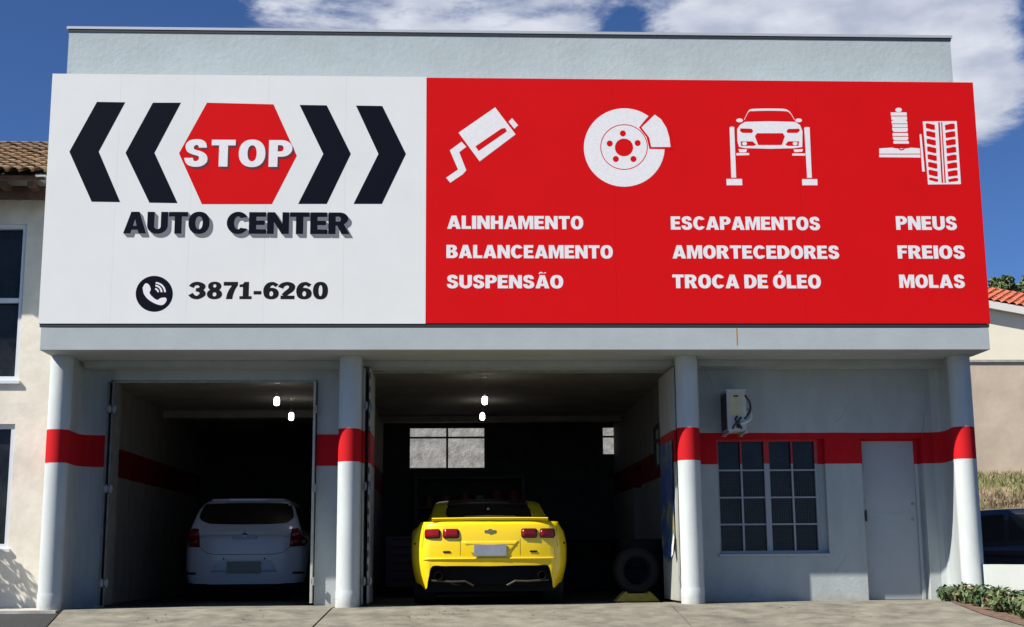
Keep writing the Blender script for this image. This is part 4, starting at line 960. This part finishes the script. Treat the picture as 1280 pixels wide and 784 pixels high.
tyre('loose_tyre', 'black tyre resting upright on the yellow stand', (tx, 17.87, .395), PI/2, .30, .2)
for k in range(4):
    tyre('loose_tyre', ('lowest', 'second lowest', 'second highest', 'topmost')[k]+' black tyre of the stack behind the yellow stand', (2.72, 19.0, .10+k*.205), 0, .32, .2, 'tyres stacked by the office wall')
# tool chest and bench in the dark
tcst = thing('tool_chest', 'dark red tool chest on castors left of the yellow car', 'tool chest', (-.75, 22.6, -.012))
bm = bmesh.new(); box(bm, -.32, .32, -.22, .22, .12, .95, bev=.01); link('cabinet', bm, M_toolred, tcst)
for k in range(6):
    bm = bmesh.new(); box(bm, -.29, .29, -.232, -.222, .16+k*.13, .27+k*.13); d_ = link('drawer', bm, M_toolred, tcst)
    bm = bmesh.new(); box(bm, -.2, .2, -.245, -.234, .245+k*.13, .257+k*.13); link('handle', bm, M_plast, d_)
for sx in (-.26, .26):
    for sy in (-.17, .17):
        bm = bmesh.new(); lathe(bm, [(.001, -.02), (.055, -.02), (.055, .02), (.001, .02)], 12, 'X', (sx, sy, .055)); box(bm, sx-.03, sx+.03, sy-.02, sy+.02, .095, .119); link('castor', bm, M_plast, tcst)
wb = thing('workbench', 'steel workbench with a vice at the back right of the wide bay', 'workbench', (2.2, 24.6, -.012))
bm = bmesh.new(); box(bm, -.8, .8, -.35, .35, .84, .90); link('bench_top', bm, M_plast, wb)
for sx in (-.75, .75):
    for sy in (-.3, .3):
        bm = bmesh.new(); box(bm, sx-.03, sx+.03, sy-.03, sy+.03, 0, .839); link('leg', bm, M_plast, wb)
bm = bmesh.new(); box(bm, -.62, -.42, -.30, -.10, .901, 1.0, bev=.01); box(bm, -.58, -.46, -.42, -.31, .93, 1.02); tube(bm, [(-.62, -.44, .95), (-.42, -.44, .95)], .01, 6); link('vice', bm, M_plast, wb)
rk = thing('storage_rack', 'dark steel rack with tins and boxes against the rear wall of the wide bay', 'rack', (.35, 25.3, -.012))
for sx in (-1.0, 1.0):
    for sy in (-.2, .2):
        bm = bmesh.new(); box(bm, sx-.02, sx+.02, sy-.02, sy+.02, 0, 2.1); link('upright', bm, M_blackmetal, rk)
for zz in (.4, .95, 1.5, 2.05):
    bm = bmesh.new(); box(bm, -.98, .98, -.22, .22, zz, zz+.03); link('shelf', bm, M_blackmetal, rk)
rn = random.Random(2); cols_ = [mat('tin_blue', (.03, .06, .14), .5), mat('tin_grey', (.25, .25, .24), .5), mat('carton_brown', (.22, .14, .08), .8), mat('tin_red', (.22, .02, .02), .5)]
for zz in (.43, .98, 1.53):
    x = -.85; q = 0
    while x < .8:
        w_ = rn.uniform(.07, .16); h_ = rn.uniform(.14, .36); bm = bmesh.new(); k_ = rn.randrange(4)
        if k_ == 2: box(bm, -w_, w_, -.13, .13, 0, h_, bev=.004)
        else:
            rg = lathe(bm, [(w_*.9, 0), (w_*.9, h_*.96), (w_*.8, h_)], 16); bm.faces.new(rg[0]); bm.faces.new(rg[-1])
        o = link('carton' if k_ == 2 else 'oil_tin', bm, cols_[k_], loc=(.35+x+w_, 25.3, zz-.010))
        q += 1; tag(o, ('brown carton' if k_ == 2 else ('blue', 'grey', '', 'red')[k_]+' oil tin')+', '+('first', 'second', 'third', 'fourth', 'fifth', 'sixth', 'seventh', 'eighth', 'ninth', 'tenth')[q-1]+' from the left on the '+{.43: 'lowest', .98: 'middle', 1.53: 'upper'}[zz]+' stocked shelf of the dark rack', 'box' if k_ == 2 else 'tin', 'stock on the dark rack'); x += w_*2+rn.uniform(.02, .12)
# ================================================================== NEIGHBOUR ON THE LEFT
nb = thing('neighbour_house', 'cream plastered house with tiled roof and white framed windows at left', 'house', (-6.5, 17.33, 0))
def NB(o): o.location = (6.5, -17.33, 0); return o
YN = 17.33
def nx(px, py): return at(px, py, YN)
u0x, u0z = nx(34, 280); _, u1z = nx(30, 476); l0x, l0z = nx(19, 530); _, l1z = nx(16, 686)
_, ezr = at(20, 222, 16.75)
ztopn = at(30, 226, YN)[1]+.1
xs3 = [-11, -7.4, l0x, u0x, -4.93]
xs3 = sorted(set([-11, -7.2, l0x, u0x, -4.93])); zs3 = [-.2, l1z, l0z, u1z, u0z, ztopn]
bm = bmesh.new(); wall_grid(bm, xs3, zs3, [(-7.2, u0x, u1z, u0z), (-7.2, l0x, l1z, l0z)], YN, YN+.2); NB(link('front_wall', bm, M_cream, nb))
bm = bmesh.new(); wall_grid(bm, [-11, -4.93], [-.2, ztopn], [], 24, 24.2); NB(link('rear_wall', bm, M_cream, nb))
bm = bmesh.new(); plate(bm, [(17.53, -.2), (24, -.2), (24, ztopn), (20.8, ztopn+1.6), (17.53, ztopn)], -4.95, -5.1)
for v in bm.verts: v.co = Vector((v.co.y, v.co.x, v.co.z))
NB(link('gable_wall', bm, M_cream, nb))
def nwin(xr, z0, z1, rail):
    fr = bmesh.new(); xl_ = -7.2
    for a in ((xr-.055, xr-.002, z0+.002, z1-.002), (xl_+.002, xl_+.06, z0+.002, z1-.002), (xl_+.06, xr-.055, z1-.06, z1-.002), (xl_+.06, xr-.055, z0+.002, z0+.06)):
        box(fr, a[0], a[1], YN+.03, YN+.10, a[2], a[3])
    f = NB(link('window', fr, M_wfr, nb))
    for zr in rail: link_box('rail', M_wfr, f, xl_+.06, xr-.055, YN+.035, YN+.09, zr-.03, zr+.03)
    xm_ = (xl_+xr)/2
    link_box('pane', M_glass_dark, f, xl_+.03, xr-.03, YN+.11, YN+.115, z0+.01, z1-.01)
    link_box('sill', M_wfr, f, xl_-.03, xr+.03, YN-.04, YN+.02, z0-.04, z0-.002)
    return f
zr_ = at(20, 375, YN)[1]
fw = nwin(u0x, u1z, u0z, [zr_])
nwin(l0x, l1z, l0z, [])
# curtain folds behind the upper window's lower light
bm = bmesh.new(); pts = [(-7.1+k*.05, YN+.16+.02*(k % 2)) for k in range(34) if -7.1+k*.05 < u0x-.02]
a = [bm.verts.new((x, y, u1z+.05)) for x, y in pts]; b = [bm.verts.new((x, y, u1z+.55)) for x, y in pts]
for i in range(len(a)-1): bm.faces.new((a[i], a[i+1], b[i+1], b[i]))
NB(link('curtain', bm, mat('net_curtain', (.5, .5, .5), .9), nb))
# roof
eY = 16.62; ex, ez = at(30, 213, eY); slope = math.atan(.44); RL = 3.0
gx = at(56, 205, eY)[0]
bm = bmesh.new(); cs, sn = math.cos(slope), math.sin(slope)
for k in (0,):
    vs = [(-9, eY, ez-.07), (gx, eY, ez-.07), (gx, eY+RL*cs, ez-.07+RL*sn), (-9, eY+RL*cs, ez-.07+RL*sn)]
    t_ = [bm.verts.new(p) for p in vs]; u_ = [bm.verts.new((p[0], p[1]+.02, p[2]-.05)) for p in vs]
    bm.faces.new(t_); bm.faces.new(u_[::-1])
    for i in range(4): bm.faces.new((t_[i], u_[i], u_[(i+1) % 4], t_[(i+1) % 4]))
rf = NB(link('roof', bm, M_wood, nb))
bm = bmesh.new(); vs = [(-9, eY+RL*cs, ez+RL*sn), (gx, eY+RL*cs, ez+RL*sn), (gx, 24.6, ez-.2), (-9, 24.6, ez-.2)]; t_ = [bm.verts.new(p) for p in vs]; u_ = [bm.verts.new((p[0], p[1], p[2]-.08)) for p in vs]
bm.faces.new(t_); bm.faces.new(u_[::-1])
for i in range(4): bm.faces.new((t_[i], u_[i], u_[(i+1) % 4], t_[(i+1) % 4]))
NB(link('rear_roof', bm, M_tile, nb))
def tile_mesh(w, ln, m, name):
    bm = bmesh.new(); a = []
    for j, (yy, k) in enumerate(((0, 1.0), (ln, .82))):
        o_ = []; i_ = []
        for q in range(7):
            an = PI*q/6; o_.append(bm.verts.new((math.cos(an)*w*.52*k, yy, math.sin(an)*w*.42*k+.0))); i_.append(bm.verts.new((math.cos(an)*(w*.52*k-.012), yy, math.sin(an)*(w*.42*k-.012))))
        a.append((o_, i_))
    for q in range(6):
        bm.faces.new((a[0][0][q], a[0][0][q+1], a[1][0][q+1], a[1][0][q])); bm.faces.new((a[0][1][q+1], a[0][1][q], a[1][1][q], a[1][1][q+1]))
        bm.faces.new((a[0][0][q+1], a[0][0][q], a[0][1][q], a[0][1][q+1]))
    me = bpy.data.meshes.new(name); bmesh.ops.recalc_face_normals(bm, faces=bm.faces[:]); bm.to_mesh(me); bm.free(); me.materials.append(m); return me
def lay_tiles(me, parent, x0, x1, y0, z0, sl_, rows, w, ln, off, rz=0, piv=None, jit=.012):
    rn = random.Random(11); c, s = math.cos(sl_), math.sin(sl_); k = 0
    nx_ = int((x1-x0)/w)
    for r in range(rows):
        for i in range(nx_):
            o_ = bpy.data.objects.new('roof_tile', me); C.objects.link(o_); o_.parent = parent
            d = r*ln*.82
            p = Vector((x1-(i+.5)*w, y0+d*c+rn.uniform(-.015, .015), z0+d*s+.015+rn.uniform(-.004, .006)))
            o_.location = p+Vector(off)
            o_.rotation_euler = (sl_-.05, rn.uniform(-.05, .05), rn.uniform(-jit, jit)*2); k += 1
    return k
tm = tile_mesh(.16, .32, M_tile, 'old_tile')
lay_tiles(tm, rf, -8.9, gx+.02, eY-.05, ez-.05, slope, 12, .16, .32, (0, 0, 0))
bm = bmesh.new()
for k in range(9):
    x = gx+.02-.2-k*.35
    box(bm, x-.04, x+.04, eY+.05, YN, ez-.20, ez-.125)
NB(link('rafters', bm, M_wood, nb))
NB(bx('eave_board', M_wood, nb, -9, gx-.02, eY+.3, eY+.33, ez-.30, ez-.12))
NB(bx('ridge_beam_end', M_cordw, nb, gx-.10, gx+.02, eY-.03, eY+.5, ez-.085, ez-.06))

# ================================================================== PLANTS
def leaves(bm, c, rad, n, size, rn, flat=.7, lean=0):
    for _ in range(n):
        while True:
            p = Vector((rn.uniform(-1, 1), rn.uniform(-1, 1), rn.uniform(-1, 1)))
            if .25 < p.length < 1: break
        q = Vector((p.x*rad[0], p.y*rad[1], p.z*rad[2]))+Vector(c)
        d = (p+Vector((rn.gauss(0, .5), rn.gauss(0, .5), rn.gauss(.3, .5)))).normalized()
        a = d.orthogonal().normalized(); a.rotate(Matrix.Rotation(rn.uniform(0, 6.28), 3, d)); b = d.cross(a)
        s = size*rn.uniform(.6, 1.35)
        vs = [bm.verts.new(q-a*s), bm.verts.new(q+b*s*.45+d*s*.12), bm.verts.new(q+a*s), bm.verts.new(q-b*s*.45+d*s*.12)]
        bm.faces.new(vs)
def foliage(name, parent, clumps, m, size, seed):
    rn = random.Random(seed); bm = bmesh.new()
    for c, rad, n in clumps: leaves(bm, c, rad, n, size, rn)
    o = link(name, bm, m, parent, smooth='keep'); return o
# plant bed at the right, along the low wall
bm = bmesh.new(); pts = [(6.18, 17.0), (6.32, 17.0), (6.50, 16.3), (6.78, 13.3), (6.28, 13.3), (6.02, 15.3), (6.05, 16.3)]
f = bm.faces.new([bm.verts.new((x, y, 0)) for x, y in pts])
bmesh.ops.bisect_plane(bm, geom=bm.verts[:]+bm.edges[:]+bm.faces[:], plane_co=(0, YG, 0), plane_no=(0, 1, 0))
for v in bm.verts: v.co.z = ground_z(v.co.y)+.012
soil = link('plant_bed', bm, M_soil); soil['kind'] = 'structure'
rn = random.Random(21)
descs = ['low leafy plant nearest the steel door at the far end of the bed', 'second low leafy plant from the steel door in the soil bed', 'third low leafy plant from the steel door in the soil bed', 'fourth low leafy plant from the steel door in the soil bed', 'fifth low leafy plant from the steel door beside the white wall', 'sixth low leafy plant from the steel door beside the white wall', 'low leafy plant of the bed nearest the street']
spots = [(6.15, 16.55, .13), (6.22, 16.2, .16), (6.35, 15.9, .17), (6.32, 15.5, .19), (6.5, 15.2, .19), (6.48, 14.85, .2), (6.55, 14.4, .22)]
for i, (x, y, r) in enumerate(spots):
    z = ground_z(y)
    t = thing('leafy_plant', descs[i], 'plant', (x, y, z), 0, 'low plants along the white wall')
    foliage('foliage', t, [((rn.uniform(-.05, .05), 0, r*.75), (r*1.15, r*1.2, r*.8), 210), ((rn.uniform(-.12, .12), .05, r*.6), (r, r, r*.6), 140)], (M_leaf, M_leaf2)[i % 2], .043, 40+i)
    foliage('dry_leaves', t, [((0, -.02, r*.75), (r*1.2, r*1.1, r*.65), 110-i*12)], mat('dry_pink_leaf', (.30, .16, .11), .8), .022, 70+i)
    bm = bmesh.new()
    for k in range(6):
        a = k*1.05; tube(bm, [(0, 0, 0), (math.cos(a)*r*.5, math.sin(a)*r*.5, r*.9)], [.008, .004], 5)
    link('stems', bm, M_bark, t)
# shrub outside the frame at left whose leaves throw the dappled shadow on the cream wall
t = thing('garden_shrub', 'leafy shrub in front of the cream house at the far left', 'shrub', (-6.75, 16.75, 0))
foliage('foliage', t, [((0, 0, 1.15), (.50, .35, .75), 900), ((.25, 0, .75), (.45, .3, .5), 420)], M_leaf2, .06, 5)
bm = bmesh.new()
for k in range(5): tube(bm, [(0, 0, 0), (math.cos(k*1.3)*.2, math.sin(k*1.3)*.15, .7), (math.cos(k*1.3)*.35, math.sin(k*1.3)*.25, 1.4)], [.03, .02, .008], 6)
link('stems', bm, M_bark, t)

# ================================================================== RIGHT BACKGROUND
YR = 27.0
bxz = lambda px, py, Y: at(px, py, Y)
wt = bxz(1250, 453, YR)[1]; wbz = bxz(1250, 592, YR)[1]
bm = bmesh.new(); box(bm, 9.4, 26, YR, YR+.3, -.5, wt, bev=.01); o = link('retaining_wall', bm, M_beige); tag(o, 'tall stained beige retaining wall behind the parked dark car', 'wall')
bm = bmesh.new(); box(bm, 9.38, 26.02, YR-.03, YR+.33, wt+.002, wt+.05); link('coping', bm, M_kerb, o)
# grassy bank rising to its foot
bm = bmesh.new(); rn = random.Random(8); cols = 26; rws = 10; gv = {}
def bank_z(x, y): return -.15+max(0, min(1, (y-22.6)/4.4))**.8*(wbz+.15)
for i in range(cols+1):
    for j in range(rws+1):
        x = 8.0+i*18/cols; y = 22.5+j*4.5/rws
        gv[(i, j)] = bm.verts.new((x, y, bank_z(x, y)+(rn.uniform(-.06, .06) if j else -.02)))
for i in range(cols):
    for j in range(rws): bm.faces.new((gv[(i, j)], gv[(i+1, j)], gv[(i+1, j+1)], gv[(i, j+1)]))
o = link('grass_bank', bm, M_dry, smooth=True); o['kind'] = 'structure'
bm = bmesh.new(); rn = random.Random(9)
for _ in range(15000):
    x = rn.uniform(9.0, 16.5); y = rn.uniform(24.2, 26.98); z = bank_z(x, y)-.03
    hh = rn.uniform(.05, .17)*(1.6 if rn.random() < .05 else 1); dx, dy = rn.gauss(0, .06), rn.gauss(0, .05); w_ = rn.uniform(.008, .016)
    f = bm.faces.new([bm.verts.new((x-w_, y, z)), bm.verts.new((x+w_, y, z)), bm.verts.new((x+dx, y+dy, z+hh))]); f.material_index = 0 if (y > 25.9 or rn.random() < .3) else 1
o = link('tall_grass', bm, [M_grass, M_dry], smooth='keep'); o['kind'] = 'stuff'
# house above the retaining wall
hs = thing('red_roofed_house', 'pale yellow house with red tiled roof above the beige wall', 'house', (15.5, 28.5, 0))
HB = lambda o: (setattr(o, 'location', (-15.5, -28.5, 0)), o)[1]
YH = 29.0
e1x, e1z = at(1225, 383, YH-.15); e2x, e2z = at(1285, 394, YH-.15)
gz0 = wt-.5
bm = bmesh.new(); box(bm, 11.0, 26, YH, YH+.25, gz0-4, at(1250, 400, YH)[1]+.35); HB(link('front_wall', bm, M_gable, hs))
bm = bmesh.new(); box(bm, 11.0, 11.25, YH+.251, YH+6, gz0-4, at(1250, 400, YH)[1]+.35); HB(link('side_wall', bm, M_gable, hs))
# eave falls gently to the right: a hipped corner seen askew
dzx = (e2z-e1z)/(e2x-e1x); xA, xB = 10.6, 22.0; zA = e1z+(xA-e1x)*dzx; 
def slant_box(x0, x1, y0, y1, za, h, sl2=0):
    bm = bmesh.new(); zf = lambda x: za+(x-x0)*dzx
    p = [(x0, y0, zf(x0)), (x1, y0, zf(x1)), (x1, y1, zf(x1)+sl2), (x0, y1, zf(x0)+sl2)]
    a = [bm.verts.new(q) for q in p]; b = [bm.verts.new((q[0], q[1], q[2]+h)) for q in p]
    bm.faces.new(a[::-1]); bm.faces.new(b)
    for i in range(4): bm.faces.new((a[i], a[(i+1) % 4], b[(i+1) % 4], b[i]))
    return bm
HB(link('fascia_board', slant_box(xA, xB, YH-.17, YH-.13, zA, .17), mat('white_fascia', (.78, .76, .70), .6), hs))
rf2 = HB(link('roof', slant_box(xA, xB, YH-.125, YH+2.35, zA+.06, .08, 1.0), M_tiler, hs))
bm = slant_box(xA+.05, xB, YH-.12, YH-.005, zA+.02, .03); HB(link('soffit', bm, M_wood, hs))
tm2 = tile_mesh(.17, .34, M_tiler, 'red_tile')
rn = random.Random(4); sl2 = math.atan(1.0/2.475)
for r in range(8):
    for i in range(36):
        x = xA+.9+i*.17; d = r*.31
        o_ = bpy.data.objects.new('roof_tile', tm2); C.objects.link(o_); o_.parent = rf2
        o_.location = (x, YH-.17+d*math.cos(sl2), zA+.155+(x-xA)*dzx+d*math.sin(sl2)+rn.uniform(0, .008)); o_.rotation_euler = (sl2-.04, -math.atan(dzx), 0)
# trees behind the house
def palm(px, py, Y, label, seed, r=1.0):
    x, z = at(px, py, Y); t = thing('tree', label, 'tree', (x, Y, 3.0), 0)
    rn = random.Random(seed); bm = bmesh.new(); tube(bm, [(0, 0, 0), (.1, 0, (z-3)*.6), (0, 0, z-3)], [.25, .2, .15], 8); link('trunk', bm, M_bark, t)
    cl = []
    for k in range(12): 
        a = rn.uniform(0, 6.28); cl.append(((math.cos(a)*r*rn.uniform(.2, .8), math.sin(a)*r*.5, z-3+rn.uniform(-.6, .4)*r), (r*.5, r*.45, r*.42), 170))
    foliage('crown', t, cl, M_leaf2, .085, seed)
palm(1254, 357, 38, 'round green treetop showing above the red roof beside the sign', 3, .36)
palm(1287, 357, 40, 'green treetop above the red roof at the right edge of the photo', 6, .42)
# rough wall behind the workshop that the rear windows look onto
bm = bmesh.new(); box(bm, -6, 8.5, 29.0, 29.3, -.2, 5.2); o = link('boundary_wall', bm, M_conc2); tag(o, 'rough sunlit concrete wall seen through the rear windows', 'wall')
bm = bmesh.new(); box(bm, -6.02, 8.52, 28.97, 29.33, 5.202, 5.26); link('coping', bm, M_kerb, o)
